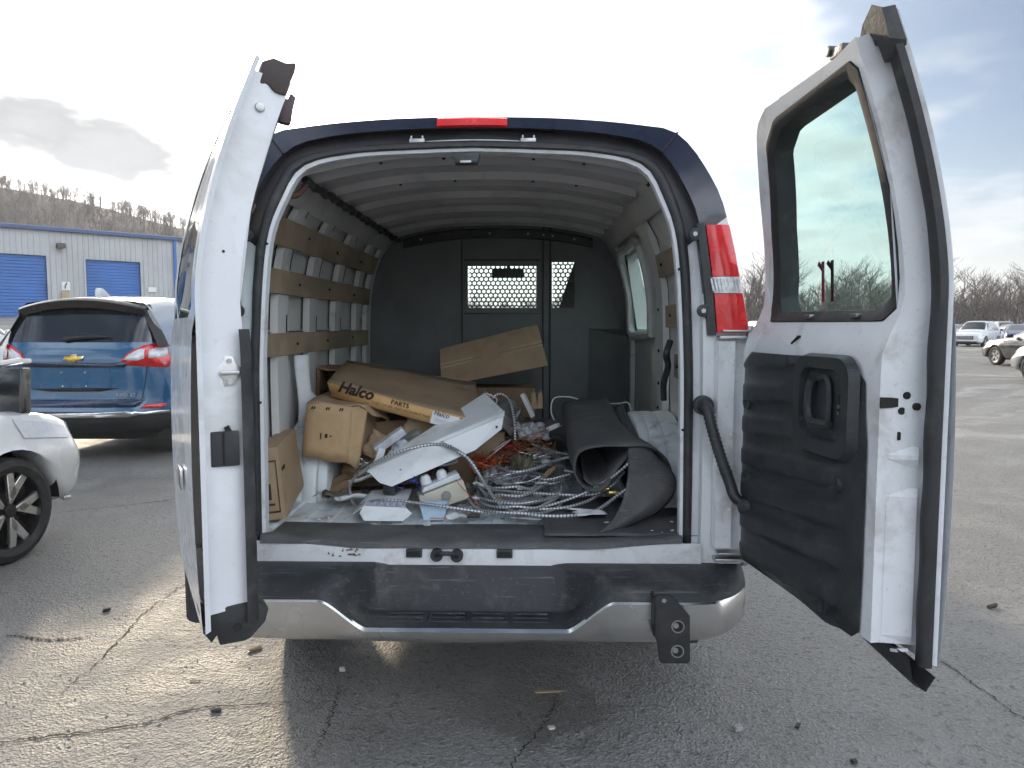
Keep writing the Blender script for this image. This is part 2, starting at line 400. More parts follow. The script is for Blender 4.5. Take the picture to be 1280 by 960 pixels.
# loose grit, uncountable
m = MB(); rnd = random.Random(3)
octa = [(1, 0, 0), (-1, 0, 0), (0, 1, 0), (0, -1, 0), (0, 0, 1), (0, 0, -.5)]
of = [(0, 2, 4), (2, 1, 4), (1, 3, 4), (3, 0, 4), (2, 0, 5), (1, 2, 5), (3, 1, 5), (0, 3, 5)]
for k in range(2600):
    r_ = rnd.random() ** 1.6; x = rnd.uniform(-3.4, 3.4) * (1 + r_); y = -.9 + 6.5 * r_
    s_ = rnd.choice((.0025, .003, .004, .005, .006)) * rnd.uniform(.6, 1.3)
    M_ = Matrix.Translation((x, y, gh(x, y) + s_ * .3)) @ Matrix.Rotation(rnd.uniform(0, 6), 4, 'Z') @ Matrix.Diagonal((s_ * rnd.uniform(.8, 1.8), s_, s_ * .7, 1))
    m.add(octa, of, M_)
tag(m.build('grit', pm('grit', (.22, .215, .205), .85, var=.5, vscale=40), recentre=False), 'loose grit scattered over the asphalt', 'grit', kind='stuff')
# single bits of litter
def chunk(x, y, sx, sy, sz, rz, mat, nm, label, cat):
    mm = MB(); rr = random.Random(int(x * 1000)); V = []
    mm.box((0, 0, sz / 2), (sx, sy, sz)); mm.V = [(a_ + rr.uniform(-.2, .2) * sx, b_ + rr.uniform(-.2, .2) * sy, max(0, c_ + rr.uniform(-.15, .15) * sz)) for a_, b_, c_ in mm.V]
    T_ = Matrix.Translation((x, y, gh(x, y) + .003)) @ Matrix.Rotation(rz, 4, 'Z'); mm.V = [tuple(T_ @ Vector(v_)) for v_ in mm.V]
    return tag(mm.build(nm, mat, bevel=min(sx, sy, sz) * .15, seg=1), label, cat)
stone_m = pm('stone_chip', (.27, .27, .27), .8, var=.2, vscale=30); dark_m = pm('dark_scrap', (.03, .028, .026), .8)
pale_m = pm('pale_scrap', (.5, .47, .42), .7); wood_s = pm('wood_scrap', (.34, .25, .15), .8)
chunk(.941, -.01, .036, .024, .018, .5, stone_m, 'stone_chip', 'grey square stone chip on the asphalt right of the bumper', 'stone')
chunk(-.563, .416, .022, .018, .018, .2, pale_m, 'pebble', 'small pale pebble beneath the left part of the bumper', 'stone')
chunk(-.951, .084, .035, .018, .008, .4, dark_m, 'leaf_scrap', 'dark leaf scrap beside the long pavement crack', 'litter')
chunk(-1.13, .32, .045, .007, .004, .0, wood_s, 'twig', 'thin brown twig on sunlit asphalt at left', 'twig')
chunk(.287, -.013, .022, .016, .008, .3, pale_m, 'paper_scrap', 'small pale scrap near the bottom edge, below the damp stain', 'litter')
chunk(.287, .257, .10, .014, .004, .1, wood_s, 'wood_splinter', 'pale wood splinter lying on the damp stain', 'splinter')
chunk(1.16, .016, .030, .012, .010, 1.0, dark_m, 'bark_scrap', 'curled dark scrap right of the grey stone chip', 'litter')
chunk(1.267, -.203, .020, .018, .012, .3, dark_m, 'black_pebble', 'black pebble at the bottom edge right of centre', 'stone')
chunk(-1.0, .62, .06, .03, .010, .7, wood_s, 'cardboard_scrap', 'tan cardboard scrap under the left door corner', 'litter')
chunk(2.547, 1.19, .07, .02, .015, .5, dark_m, 'bark_strip', 'dark strip of bark far right on the asphalt', 'litter')
chunk(-1.9, 1.05, .03, .02, .012, .5, dark_m, 'black_chip', 'black chip on the pavement left of the van', 'stone')

# ------------------------------------------------------------------ bare trees
def tree_parts(seed, h, fine=True):
    """trunk tube plus ribbons for limbs and twigs"""
    rnd = random.Random(seed); tr = MB(); cr = MB()
    def ribbon(p, q_, w0, w1):
        d_ = (q_ - p); n_ = d_.cross(Vector((rnd.uniform(-1, 1), rnd.uniform(-1, 1), rnd.uniform(-.3, .3))))
        if n_.length < 1e-6: return
        n_.normalize(); cr.quad(p - n_ * w0, p + n_ * w0, q_ + n_ * w1, q_ - n_ * w1)
    pts = [Vector((0, 0, -.1))]; dirn = Vector((rnd.uniform(-.06, .06), rnd.uniform(-.06, .06), 1))
    for k in range(6): dirn = (dirn + Vector((rnd.uniform(-.12, .12), rnd.uniform(-.12, .12), .1))).normalized(); pts.append(pts[-1] + dirn * h * .135)
    tr.tube(pts, [h * .017 * (1 - .12 * k) for k in range(7)], 6)
    def grow(p, d_, L, w, lvl):
        q_ = p
        for s_ in range(2):
            d_ = (d_ + Vector((rnd.uniform(-.22, .22), rnd.uniform(-.22, .22), rnd.uniform(-.04, .22)))).normalized()
            r_ = q_ + d_ * L / 2; ribbon(q_, r_, w * (1 - .3 * s_), w * (.7 - .3 * s_))
            if lvl < (3 if fine else 2):
                for c in range(3 if lvl == 1 else (2 if fine else 3)):
                    t = rnd.uniform(.2, 1.0); e = (d_ + Vector((rnd.uniform(-.8, .8), rnd.uniform(-.8, .8), rnd.uniform(-.2, .6)))).normalized()
                    grow(q_ + (r_ - q_) * t, e, L * rnd.uniform(.45, .65), w * .5, lvl + 1)
            q_ = r_
    for k in range(22 if fine else 9):
        t = rnd.uniform(.25, 1.0); i = min(5, int(t * 6)); p = pts[i].lerp(pts[i + 1], (t * 6) % 1)
        a_ = rnd.uniform(0, 6.28); up_ = rnd.uniform(.45, 1.1)
        grow(p, Vector((math.cos(a_), math.sin(a_), up_)).normalized(), h * rnd.uniform(.20, .36) * (1.25 - .6 * t), h * (.0050 if fine else .007), 1)
    return tr, cr
bark = pm('bark', (.120, .108, .098), .9, var=.3, vscale=2)
twig_m = pm('twigs', (.150, .130, .114), .9, var=.3, vscale=.6)
protos = []
for s_ in range(7):
    tr, cr = tree_parts(40 + s_, 9.5)
    e = empty('bare_tree'); tr.build('trunk', bark, e, smooth=True); cr.build('crown', twig_m, e); protos.append(e)
used = set(); rnd = random.Random(5)
TREE_LABEL = 'tall leafless grey tree in the row beyond the parked cars'
for k in range(64):
    x = 22 + k * 1.35 + rnd.uniform(-.8, .8); y = 92 + rnd.uniform(-5, 5); i = k % 7
    o = protos[i] if i not in used else copy_tree(protos[i]); used.add(i)
    o.location = (x, y, -.1); o.rotation_euler = (0, 0, rnd.uniform(0, 6.28)); f = rnd.uniform(.72, 1.12); o.scale = (f * 1.05, f * 1.05, f)
    tag(o, TREE_LABEL, 'tree', 'leafless trees beyond the parked cars')
# the wood behind them and the one on the hill read as masses
wood_src = [tree_parts(90 + k, 9.0, fine=False) for k in range(8)]
def mass(name, spots, label, mat):
    V_ = []; F_ = []; off = 0
    arrs = []
    for tr, cr in wood_src:
        v_ = np.array(tr.V + cr.V); f_ = [f for f in tr.F if len(f) == 4] + [tuple(i + len(tr.V) for i in f) for f in cr.F]
        arrs.append((v_, np.array(f_)))
    for k, (x, y, z, s_) in enumerate(spots):
        v_, f_ = arrs[k % 8]; a_ = (k * 2.399) % 6.283; c, sn = math.cos(a_), math.sin(a_)
        w = np.stack([(v_[:, 0] * c - v_[:, 1] * sn) * s_ + x, (v_[:, 0] * sn + v_[:, 1] * c) * s_ + y, v_[:, 2] * s_ + z], 1)
        V_.append(w); F_.append(f_ + off); off += len(w)
    V_ = np.concatenate(V_); F_ = np.concatenate(F_)
    me = bpy.data.meshes.new(name); me.vertices.add(len(V_)); me.vertices.foreach_set('co', V_.ravel())
    me.loops.add(F_.size); me.loops.foreach_set('vertex_index', F_.ravel()); me.polygons.add(len(F_))
    me.polygons.foreach_set('loop_start', np.arange(0, F_.size, 4)); me.polygons.foreach_set('loop_total', np.full(len(F_), 4)); me.update(calc_edges=True); me.validate()
    me.materials.append(mat); o = bpy.data.objects.new(name, me); COL.objects.link(o)
    return tag(o, label, 'wood', kind='stuff')
rnd = random.Random(11)
mass('far_wood', [(rnd.uniform(14, 190), rnd.uniform(99, 150), -.1, rnd.uniform(.6, 1.1)) for k in range(900)] + [(rnd.uniform(-30, 14), rnd.uniform(112, 150), .6, rnd.uniform(.4, .75)) for k in range(240)], 'dense leafless wood behind the parked cars', twig_m)
brush_m = pm('brush', (.115, .098, .086), .95, var=.35, vscale=.4)
mass('brush', [(rnd.uniform(14, 160), rnd.uniform(86, 98), -.1, rnd.uniform(.30, .62)) for k in range(700)], 'low leafless brush along the foot of the wood', brush_m)

# hill behind the workshop
def ridge(x): return interp(x, [-600, -330, -230, -166, -140, -105, -80, -50, -20, 60], [70, 60, 52, 43, 38, 29, 20, 11, 5, 1.2])
def hill(x, y): 
    t = (y - 95) / 145
    return (ridge(x) * sstep(t, 0, 1.0) if y <= 240 else ridge(x) * (1 - .25 * sstep(y, 240, 400))) + 1.6 * math.sin(x * .05) * math.sin(y * .04) * sstep(t, 0, .6) - .5 + 1.9 * sstep(-x, 0, 40)
hx = np.linspace(-420, 60, 70); hy = list(np.linspace(92, 260, 36)) + [300, 360, 420]
m = MB(); m.grid([[(x, y, hill(x, y)) for x in hx] for y in hy]); hl = m.build('hillside', pm('leaf_litter', (.135, .115, .100), .95, var=.3, vscale=.06), None, smooth=True, recentre=False)
tag(hl, kind='structure')
spots = []
for k in range(3600):
    y = rnd.uniform(105, 250); x = rnd.uniform(-.86 * y - 8, -.12 * y)
    spots.append((x, y, hill(x, y) - .2, rnd.uniform(.45, .8)))
mass('hillside_wood', spots, 'leafless grey wood covering the hill behind the workshop', twig_m)

# ------------------------------------------------------------------ workshop with blue doors
siding = pm('siding_grey', (.44, .45, .45), .5, var=.06, vscale=.6, dirt=(.3, .29, .27), dirt_amt=.3, dscale=.4)
blue_door_m = pm('blue_door', (.055, .155, .42), .45, var=.10, vscale=.5)
trim_blue = pm('blue_trim', (.09, .13, .24), .5, var=.1)
bd = Vector((.686, .7276, 0)); bn_ = Vector((.7276, -.686, 0)); B0 = Vector((-29.7, 40.4, 0))
bz0 = 1.75; H0, Hr = 5.25, 5.35
ws = empty('workshop', (B0.x, B0.y, bz0), 0, 'long grey metal workshop with blue roll-up doors at left', 'building')
def bp_(s_, n_, z): return tuple(bd * s_ + bn_ * n_ + Vector((0, 0, z)))
def corr(s0, s1, z0, z1, m, ax=bd, nx=bn_, o=Vector((0, 0, 0)), step=.30):
    A = []; s_ = s0
    while s_ < s1:
        for ds, n_ in ((0, 0), (.20, 0), (.225, .045), (.275, .045)):
            if s_ + ds <= s1: A.append([tuple(o + ax * (s_ + ds) + nx * n_ + Vector((0, 0, z))) for z in (z0, z1)])
        s_ += step
    A.append([tuple(o + ax * s1 + Vector((0, 0, z))) for z in (z0, z1)]); m.grid(A)
doors = ((-2.2, 2.2), (4.31, 7.47)); dz1 = (3.70, 3.62)
m = MB(); edges = [-16.0, -8.6, -4.6, doors[0][0], doors[0][1], doors[1][0], doors[1][1], 9.63]
for a_, b_ in ((-16.0, -8.6), (-4.6, -2.2), (2.2, 4.31), (7.47, 9.63)): corr(a_, b_, -.4, H0, m)
corr(-8.6, -4.6, 3.65, H0, m); corr(-2.2, 2.2, dz1[0], H0, m); corr(4.31, 7.47, dz1[1], H0, m)
m.build('front_wall', siding, ws)
e2 = Vector((.80, .60, 0)) ; e2 = Vector((-.7276 * .0 + .62, .785, 0)).normalized()
e2 = Vector((.25, .968, 0)); n2_ = Vector((.968, -.25, 0)); Bc = bd * 9.63
m = MB(); corr(0, 14, -.4, H0, m, e2, n2_, Bc); m.build('side_wall', siding, ws)
m = MB(); m.add([bp_(-16.2, .25, H0 + .12), bp_(9.75, .25, H0 + .12), tuple(Bc + e2 * 14 + n2_ * .2 + Vector((0, 0, H0 + .12))), bp_(-16.2, -18, H0 + 1.6)], [(0, 1, 2, 3)]); m.build('roof', pm('roof_sheet', (.40, .41, .42), .45, var=.1), ws)
m = MB(); A = [[bp_(s_, .02, H0 - .10), bp_(s_, .28, H0 - .08), bp_(s_, .30, H0 + .10), bp_(s_, .20, H0 + .16)] for s_ in (-16.2, 9.75)]; m.grid(A)
m.grid([[tuple(Bc + e2 * t + n2_ * n_ + Vector((0, 0, z))) for n_, z in ((.02, H0 - .10), (.22, H0 - .08), (.24, H0 + .10), (.15, H0 + .16))] for t in (-.1, 14)])
m.build('roof_gutter', trim_blue, ws)
for (a_, b_), zt in zip(((-8.6, -4.6),) + doors, (3.65,) + dz1):
    n = 22; dn = MB()
    for k in range(n):
        z0 = -.4 + (zt + .4) * k / n; z1 = -.4 + (zt + .4) * (k + 1) / n
        dn.grid([[bp_(s_, -.16, z0), bp_(s_, -.13, z0 + .03), bp_(s_, -.13, z1 - .03), bp_(s_, -.16, z1)] for s_ in (a_, b_)])
    do = dn.build('roll_up_door', blue_door_m, ws)
    m = MB()
    for s_ in (a_, b_): m.add([bp_(s_, .03, -.4), bp_(s_, .03, zt), bp_(s_, -.18, zt), bp_(s_, -.18, -.4)], [(0, 1, 2, 3)])
    m.add([bp_(a_, .03, zt), bp_(b_, .03, zt), bp_(b_, -.18, zt), bp_(a_, -.18, zt)], [(0, 1, 2, 3)]); m.build('door_frame', trim_blue, do)
    for s_ in (a_ - .06, b_ + .06):
        m = MB(); m.box(bp_(s_, .06, (zt - .4) / 2), (.10, .06, zt + .4), (0, 0, math.atan2(bd.y, bd.x))); m.build('door_trim', siding, do)
m = MB(); m.tube([tuple(Bc + Vector((.12, -.1, -.3))), tuple(Bc + Vector((.12, -.1, H0 - .1)))], .10, 8); m.build('downpipe', blue_door_m, ws, smooth=True)
lampm = pm('wall_lamp', (.10, .09, .08), .5)
for s_, z in ((2.95, 4.30), (-3.4, 4.3)):
    m = MB(); m.prism([(-.25, -.12), (.25, -.12), (.25, .10), (.12, .16), (-.25, .16)], -.2, .2, frame_M(bp_(s_, .25, z), -bn_, (0, 0, 1))); m.build('wall_lamp', lampm, ws)
m = MB(); m.box(tuple(Bc + e2 * .9 + n2_ * .2 + Vector((0, 0, 4.1))), (.35, .35, .2)); m.build('wall_lamp', lampm, ws)
m = MB(); m.box(bp_(3.17, .08, 1.95), (.45, .06, .5), (0, 0, math.atan2(bd.y, bd.x))); sg = m.build('wall_notice', paper, ws)
m = MB(); m.box(bp_(3.17, .14, 2.05), (.06, .04, .22), (0, R(25), math.atan2(bd.y, bd.x))); m.box(bp_(3.12, .14, 1.88), (.05, .04, .16), (0, 0, math.atan2(bd.y, bd.x))); m.build('notice_print', lampm, sg)
m = MB(); m.box(bp_(3.1, .12, 1.35), (.4, .14, .55), (0, 0, math.atan2(bd.y, bd.x))); m.build('meter_box', pm('box_tan', (.42, .34, .2), .6), ws)
m = MB(); m.box(bp_(8.16, .08, 1.9), (.5, .06, .3), (0, 0, math.atan2(bd.y, bd.x))); m.build('wall_notice', paper, ws)
bol = empty('bollard', (B0.x + bd.x * 2.35 + bn_.x * 1.2, B0.y + bd.y * 2.35 + bn_.y * 1.2, 1.6), 0, 'yellow bollard beside the left blue roll-up door', 'bollard')
m = MB(); m.lathe([(.001, 1.25), (.10, 1.22), (.14, 1.12), (.14, 0)], (0, 0, 0), 'z', 14); m.build('post', pm('yellow_paint', (.62, .42, .03), .5), bol, smooth=True)
m = MB(); m.cyl((0, 0, .03), .22, .06, 'z', 14); m.build('base', stone_m, bol)
# ------------------------------------------------------------------ the van
van = empty('cargo_van', (0, 0, 0), 0, 'white cargo van with both rear doors open and clutter inside', 'van')
FZ = .66                                     # cargo floor height
def lean(z): return .17 * max(0.0, (z - 1.5) / .63) ** 1.6 if z > 1.5 else 0.0

# outlines of the rear end, right half, from the sill up to the top centre (x, z), measured on the leaning rear face
def ring(pts, n=45, dy=0.0):
    P = [(x, lean(z) + dy, z) for x, z in pts]
    h = catmull(P, n)
    left = h.copy(); left[:, 0] *= -1
    return np.concatenate([left, h[::-1][1:]])            # left sill -> over the top -> right sill
K0 = [(.955, .60), (.965, 1.0), (.945, 1.41), (.885, 1.765), (.838, 1.93), (.735, 2.095), (.60, 2.135), (.32, 2.163), (0, 2.172)]
K1 = [(.80, .60), (.80, 1.0), (.795, 1.38), (.79, 1.73), (.74, 1.91), (.648, 2.05), (.49, 2.10), (.25, 2.123), (0, 2.13)]
K3 = [(.776, .60), (.775, 1.006), (.769, 1.336), (.75, 1.70), (.705, 1.90), (.632, 2.02), (.45, 2.065), (.21, 2.083), (0, 2.09)]
K4 = [(.748, .60), (.745, 1.006), (.739, 1.336), (.718, 1.70), (.672, 1.88), (.606, 1.995), (.44, 2.04), (.21, 2.055), (0, 2.062)]
r0, r0b = ring(K0), ring(K0, dy=.30)
r1, r1b, r3 = ring(K1), ring(K1, dy=.045), ring(K3, dy=.045)
r4 = ring(K4, dy=.04); K5 = [(x - .012 if x else 0, z - .012 * sstep(z, 1.6, 2.0)) for x, z in K4]
r5 = ring(K5, dy=.048); r5b = ring(K5, dy=.085)
def band(A, i0, i1): return [r[i0:i1] for r in A]
N_R = len(r0)
top_i = [i for i in range(N_R) if r0[i][2] > 1.76]
a, b = top_i[0], top_i[-1] + 1
r0i = np.array([[x * .985, y - .004, 1.0 + (z - 1.0) * .995] for x, y, z in r0])
m = MB(); m.grid(band([r0b, r0, r1], a, b)); m.build('rear_roof_cap', navy, van, smooth=True, ang=40)
m = MB(); m.grid(band([r1, r1b, r3], a, b)); m.build('door_recess', frame_dark, van, smooth=True)
for nm, i0, i1 in (('left', 0, a + 1), ('right', b - 1, N_R)):
    m = MB(); m.grid(band([r0b, r0, r1, r1b, r3], i0, i1)); m.build('rear_pillar', jamb_white, van, smooth=True, ang=40)
# the seam where the roof cap is jointed at both upper corners
for s in (-1, 1):
    k = min(range(N_R), key=lambda i: abs(r0[i][0] - s * .735))
    p, q_ = Vector(r0[k]) + Vector((s * .002, -.003, .002)), Vector(r1[k]) + Vector((0, -.003, 0))
    m = MB(); m.tube([p, q_], .0035, 6); m.build('cap_seam', slot_dark, van)
# rubber door seal, thick bead following the opening
mid = (r3 + r4) / 2
sec = []
for i in range(N_R):
    pin, pout = Vector(r4[i]), Vector(r3[i]); c = (pin + pout) / 2; w = (pout - pin) / 2 * 1.12
    wob = .003 * math.sin(i * 1.7)
    row = []
    for k in range(8):
        t = 2 * math.pi * k / 8
        row.append(tuple(c + w * math.cos(t) + Vector((0, -.022 - wob, 0)) * (math.sin(t) if math.sin(t) > 0 else .25 * math.sin(t))))
    sec.append(row)
m = MB(); m.grid(sec, closed_v=True); m.build('door_seal', rubber, van, smooth=True, ang=60)
m = MB(); m.grid([r4, r5, r5b]); m.build('opening_flange', jamb_white, van, smooth=True)
for i in (12, 24, 66, 78):                                  # dark plugs in the flange
    p = (Vector(r4[i]) + Vector(r5[i])) / 2 + Vector((0, -.012, 0))
    m = MB(); m.cyl(p, .0045, .008, 'y', 10); m.build('flange_plug', slot_dark, van)
# brake lamp in the header, weatherstrip highlight painted as white lines, roof latch
def hz(x): return 2.172 - .115 * (abs(x) / .6) ** 2.4 if abs(x) < .6 else 2.06
lens = []
for x in np.linspace(-.125, .125, 13):
    lens.append([(x, lean(2.16) - .002, hz(x) - .004), (x, lean(2.16) - .014, hz(x) - .010), (x, lean(2.14) - .014, hz(x) - .036), (x, lean(2.14) - .002, hz(x) - .042)])
m = MB(); m.grid(lens); m.build('brake_lamp', red_lens, van, smooth=True)
for x0, x1 in ((-.42, -.21), (-.17, .17), (.21, .42)):
    pts = [(x, lean(2.11) + .036, hz(x) - .080) for x in np.linspace(x0, x1, 14)]
    m = MB(); m.tube(pts, .0022, 5); m.build('weatherstrip_highlight', enamel, van)
for x in (-.20, .20):
    m = MB(); m.box((x, lean(2.1) + .03, hz(x) - .076), (.055, .012, .014)); m.box((x - .02, lean(2.1) + .03, hz(x) - .066), (.006, .012, .016)); m.box((x + .02, lean(2.1) + .03, hz(x) - .066), (.006, .012, .016))
    m.build('weatherstrip_clip', steel, van, bevel=.002)
m = MB(); m.prism([(-.05, 0), (.05, 0), (.04, -.035), (-.04, -.035)], 0, .05, frame_M((-.02, lean(2.03) + .05, 2.032), (1, 0, 0), (0, 0, 1)) @ Matrix.Rotation(0, 4, 'X'))
lt = m.build('roof_latch', plastic, van, bevel=.004)
m = MB(); m.box((-.02, lean(2.03) - .005, 2.0), (.04, .008, .008)); m.build('latch_bar', steel, lt, bevel=.002)

# outer body sides, roof, cab and nose
PROF = [(.90, .44), (.958, .52), (.975, .8), (.968, 1.1), (.948, 1.38), (.915, 1.62), (.868, 1.84), (.838, 1.93), (.735, 2.095), (.60, 2.135), (.32, 2.163), (0, 2.172)]
def side_bottom(y):
    z = .44
    for wy in (.95, 4.42):
        if abs(y - wy) < .43: z = max(z, .36 + math.sqrt(.43 ** 2 - (y - wy) ** 2))
    return z
ys = sorted(set([.06] + [round(v_, 3) for v_ in np.linspace(.30, 1.38, 19)] + [1.40, 1.7, 2.10, 2.3, 2.6, 3.0, 3.12] + [round(v_, 3) for v_ in np.linspace(3.3, 4.9, 23)] + [5.1, 5.25]))
for s in (-1, 1):
    A = []
    for y in ys:
        zb = side_bottom(y); tw = 1.0 - .10 * max(0, (y - 4.6) / .65) ** 2
        row = []
        lv = PROF[:8] if y <= 3.12 else PROF[:5]
        for x, z in PROF[:8]:
            if y > 3.12: z = min(z, 1.38); x = max(x, .948) if z >= 1.38 else x
            yy = y + (lean(z) if y < .2 else 0)
            if y > 4.5: z = min(z, 1.30 - .20 * (y - 4.5))
            row.append((s * x * tw, yy, max(z, zb)))
        A.append(row)
    def skp(i, j):
        y0, y1 = ys[i], ys[i + 1]
        if s > 0 and y0 >= 1.39 and y1 <= 2.11 and 4 <= j < 6: return True
        return False
    m = MB(); m.grid(A, skip=skp); m.build('body_side', white_paint, van, smooth=True, ang=40)
roofs = [.30, .8, 1.4, 2, 2.6, 3.2, 3.6, 3.8]
A = []
for y in roofs:
    dz_ = -.05 * max(0, (y - 3.0) / .8) ** 2
    h = [(x, y, z + dz_) for x, z in PROF[7:]]
    A.append([(-x, y_, z) for x, y_, z in h] + h[::-1][1:])
m = MB(); m.grid(A); m.build('roof', white_paint, van, smooth=True)
A = []
for y, zc_, zs, w in ((4.52, 1.34, 1.30, .90), (4.8, 1.28, 1.22, .90), (5.1, 1.20, 1.12, .88), (5.3, 1.08, 1.0, .84), (5.38, .8, .78, .82), (5.36, .5, .5, .80)):
    A.append([(x * w, y - .12 * abs(x) ** 3, zs + (zc_ - zs) * (1 - x * x)) for x in np.linspace(-1, 1, 13)])
m = MB(); m.grid(A); m.build('hood', white_paint, van, smooth=True)
for s in (-1, 1):
    m = MB(); m.tube([(s * .70, 3.72, 2.06), (s * .79, 4.1, 1.78), (s * .87, 4.52, 1.32)], .045, 8); m.build('windscreen_pillar', white_paint, van, smooth=True)
    m = MB(); m.quad((s * .835, 3.14, 1.93), (s * .70, 3.74, 2.02), (s * .90, 4.5, 1.34), (s * .945, 3.14, 1.38)); m.build('front_side_window', glass_tint, van)
A = [[(x * w, y, z + .03 * (1 - x * x)) for x in np.linspace(-1, 1, 9)] for y, z, w in ((3.74, 2.06, .70), (4.1, 1.76, .79), (4.52, 1.32, .86))]
m = MB(); m.grid(A); m.build('windscreen', glass_tint, van, smooth=True)
m = MB(); m.box((0, 4.3, 1.1), (1.6, .5, .35)); m.build('dashboard', plastic, van, bevel=.06)
for x in (-.45, .45):
    m = MB(); m.box((x, 3.15, .85), (.5, .5, .2)); m.box((x, 2.86, 1.2), (.46, .14, .62), (R(-8), 0, 0)); m.build('seat', mat_rubber, van, bevel=.05)
m = MB(); m.box((.03, 3.85, 1.855), (.27, .03, .075)); m.tube([(.03, 3.86, 1.88), (.03, 3.8, 2.05)], .012, 6); m.build('inside_mirror', plastic, van, bevel=.015)
A = [[(.948, 1.40, 1.38), (.948, 2.10, 1.38)], [(.915, 1.40, 1.62), (.915, 2.10, 1.62)], [(.868, 1.40, 1.84), (.868, 2.10, 1.84)]]
m = MB(); m.grid([[(p[0] - .004, p[1], p[2]) for p in r_] for r_ in A]); m.build('side_window', glass_green, van, smooth=True)
# underbody, wheels
m = MB(); m.box((0, 2.6, .50), (1.7, 5.0, .10)); m.box((.5, .35, .44), (.12, .8, .12)); m.box((-.5, .35, .44), (.12, .8, .12)); m.build('chassis', frame_dark, van)
m = MB(); m.tube([(.35, .25, .40), (.35, 2.6, .42)], .04, 8); m.build('exhaust_pipe', steel, van, smooth=True)
tyre_m = pm('tyre', (.022, .022, .023), .75, var=.2, vscale=20, dirt=(.09, .085, .08), dirt_amt=.5, dscale=8)
rim_steel = pm('rim_steel', (.42, .43, .44), .35, metal=.8, var=.1)
def tyre_prof(r, w, rr):
    return [(rr, -w * .42), (rr + .02, -w * .48), (r - .05, -w * .5), (r - .012, -w * .42), (r, -w * .3), (r, w * .3), (r - .012, w * .42), (r - .05, w * .5), (rr + .02, w * .48), (rr, w * .42)]
wheel0 = None
for wx in (-1, 1):
    for wy in (.95, 4.42):
        m = MB(); m.lathe(tyre_prof(.37, .24, .21), (0, 0, 0), 'x', 36); w_ = m.build('wheel', tyre_m, van, smooth=True); w_.location = (wx * .84, wy, .37)
        m = MB(); m.lathe([(.21, .06 * wx), (.19, .07 * wx), (.16, .03 * wx), (.10, .06 * wx), (.05, .075 * wx), (.001, .075 * wx)], (0, 0, 0), 'x', 24); m.build('rim', rim_steel, w_, smooth=True)

# ---- tail lamps
for s in (-1, 1):
    def lamp_sec(z):
        xi = interp(z, (1.40, 1.765), (.838, .803)); xo = interp(z, (1.40, 1.765), (.958, .893)); y0 = lean(z)
        return [(s * xi, y0 + .02, z), (s * xi, y0 - .022, z), (s * (xi + xo) / 2, y0 - .034, z), (s * (xo - .015), y0 - .022, z), (s * xo, y0 + .02, z), (s * xo, y0 + .16, z)]
    def seg_(z0, z1, n=6):
        m = MB(); A = [lamp_sec(z) for z in np.linspace(z0, z1, n)]; m.grid(A)
        m.add(A[0], [tuple(range(6))]); m.add(A[-1], [tuple(range(6))]); return m
    h = seg_(1.398, 1.768); h = MB()
    A = []
    for z in np.linspace(1.392, 1.772, 6):
        xi = interp(z, (1.40, 1.765), (.838, .803)); A.append([(s * (xi - .030), lean(z) + .03, z), (s * (xi - .030), lean(z) - .012, z), (s * (xi - .002), lean(z) - .018, z), (s * (xi - .002), lean(z) + .03, z)])
    h.grid(A, closed_v=True); h.add(A[0], [(0, 1, 2, 3)]); h.add(A[-1], [(0, 1, 2, 3)])
    for z in (1.735, 1.475):
        xi = interp(z, (1.40, 1.765), (.838, .803)); h.cyl((s * (xi - .038), lean(z) - .006, z), .022, .016, 'y', 14)
    tl = h.build('tail_lamp', plastic, van, bevel=.003)
    for z in (1.735, 1.475):
        xi = interp(z, (1.40, 1.765), (.838, .803)); mm = MB(); mm.cyl((s * (xi - .04), lean(z) - .016, z), .008, .008, 'y', 8); mm.build('lamp_screw', steel, tl)
    seg_(1.590, 1.765).build('red_lens', red_lens, tl, smooth=True, ang=50)
    seg_(1.402, 1.532).build('red_lens', red_lens, tl, smooth=True, ang=50)
    cl = seg_(1.534, 1.588)
    cl.build('clear_lens', clear_lens, tl, smooth=True, ang=50)
    for k in range(9):                                     # prism ribs of the clear band
        x = s * (.812 + .011 * k + .004); z = 1.561
        m = MB(); m.box((x, lean(z) - .030, z), (.005, .012, .044), (0, s * R(-12), 0)); m.build('lens_rib', clear_lens, tl)

# ---- hinge column of the right-hand side, wiring boot, hinges
def xs_r(z): return interp(z, [p[1] for p in K0], [p[0] for p in K0])
for s in (1, -1):
    m = MB()
    A = [[(s * .835, -.006, z), (s * .842, -.030, z), (s * .895, -.034, z), (s * .902, -.006, z)] for z in np.linspace(.665, 1.375, 12)]
    m.grid(A); m.add(A[0], [(0, 1, 2, 3)]); m.add(A[-1], [(0, 1, 2, 3)]); hc = m.build('hinge_column', jamb_white, van, smooth=True)
    for z in (.80, .93, 1.06, 1.19, 1.30):
        mm = MB(); mm.cyl((s * .885, -.036, z), .006, .006, 'y', 8); mm.build('rivet', enamel, hc)
    for z in (1.385, .625):
        m = MB(); m.box((s * .90, -.02, z), (.12, .055, .012)); m.box((s * .90, -.02, z + .022), (.10, .05, .008)); m.cyl((s * .945, -.03, z + .01), .012, .06, 'z', 12); m.build('hinge', steel, van, bevel=.003)
pts = catmull([(.795, .0, 1.155), (.80, -.055, 1.15), (.812, -.075, 1.09), (.838, -.085, 1.0), (.868, -.10, .91), (.885, -.115, .86), (.93, -.125, .83)], 60)
rad = [.026 if i < 5 else (.017 + .0035 * (i % 2) if i < 40 else .0185) for i in range(60)]
m = MB(); m.tube(pts, rad, 12); bo = m.build('wiring_boot', plastic, van, smooth=True, ang=80)
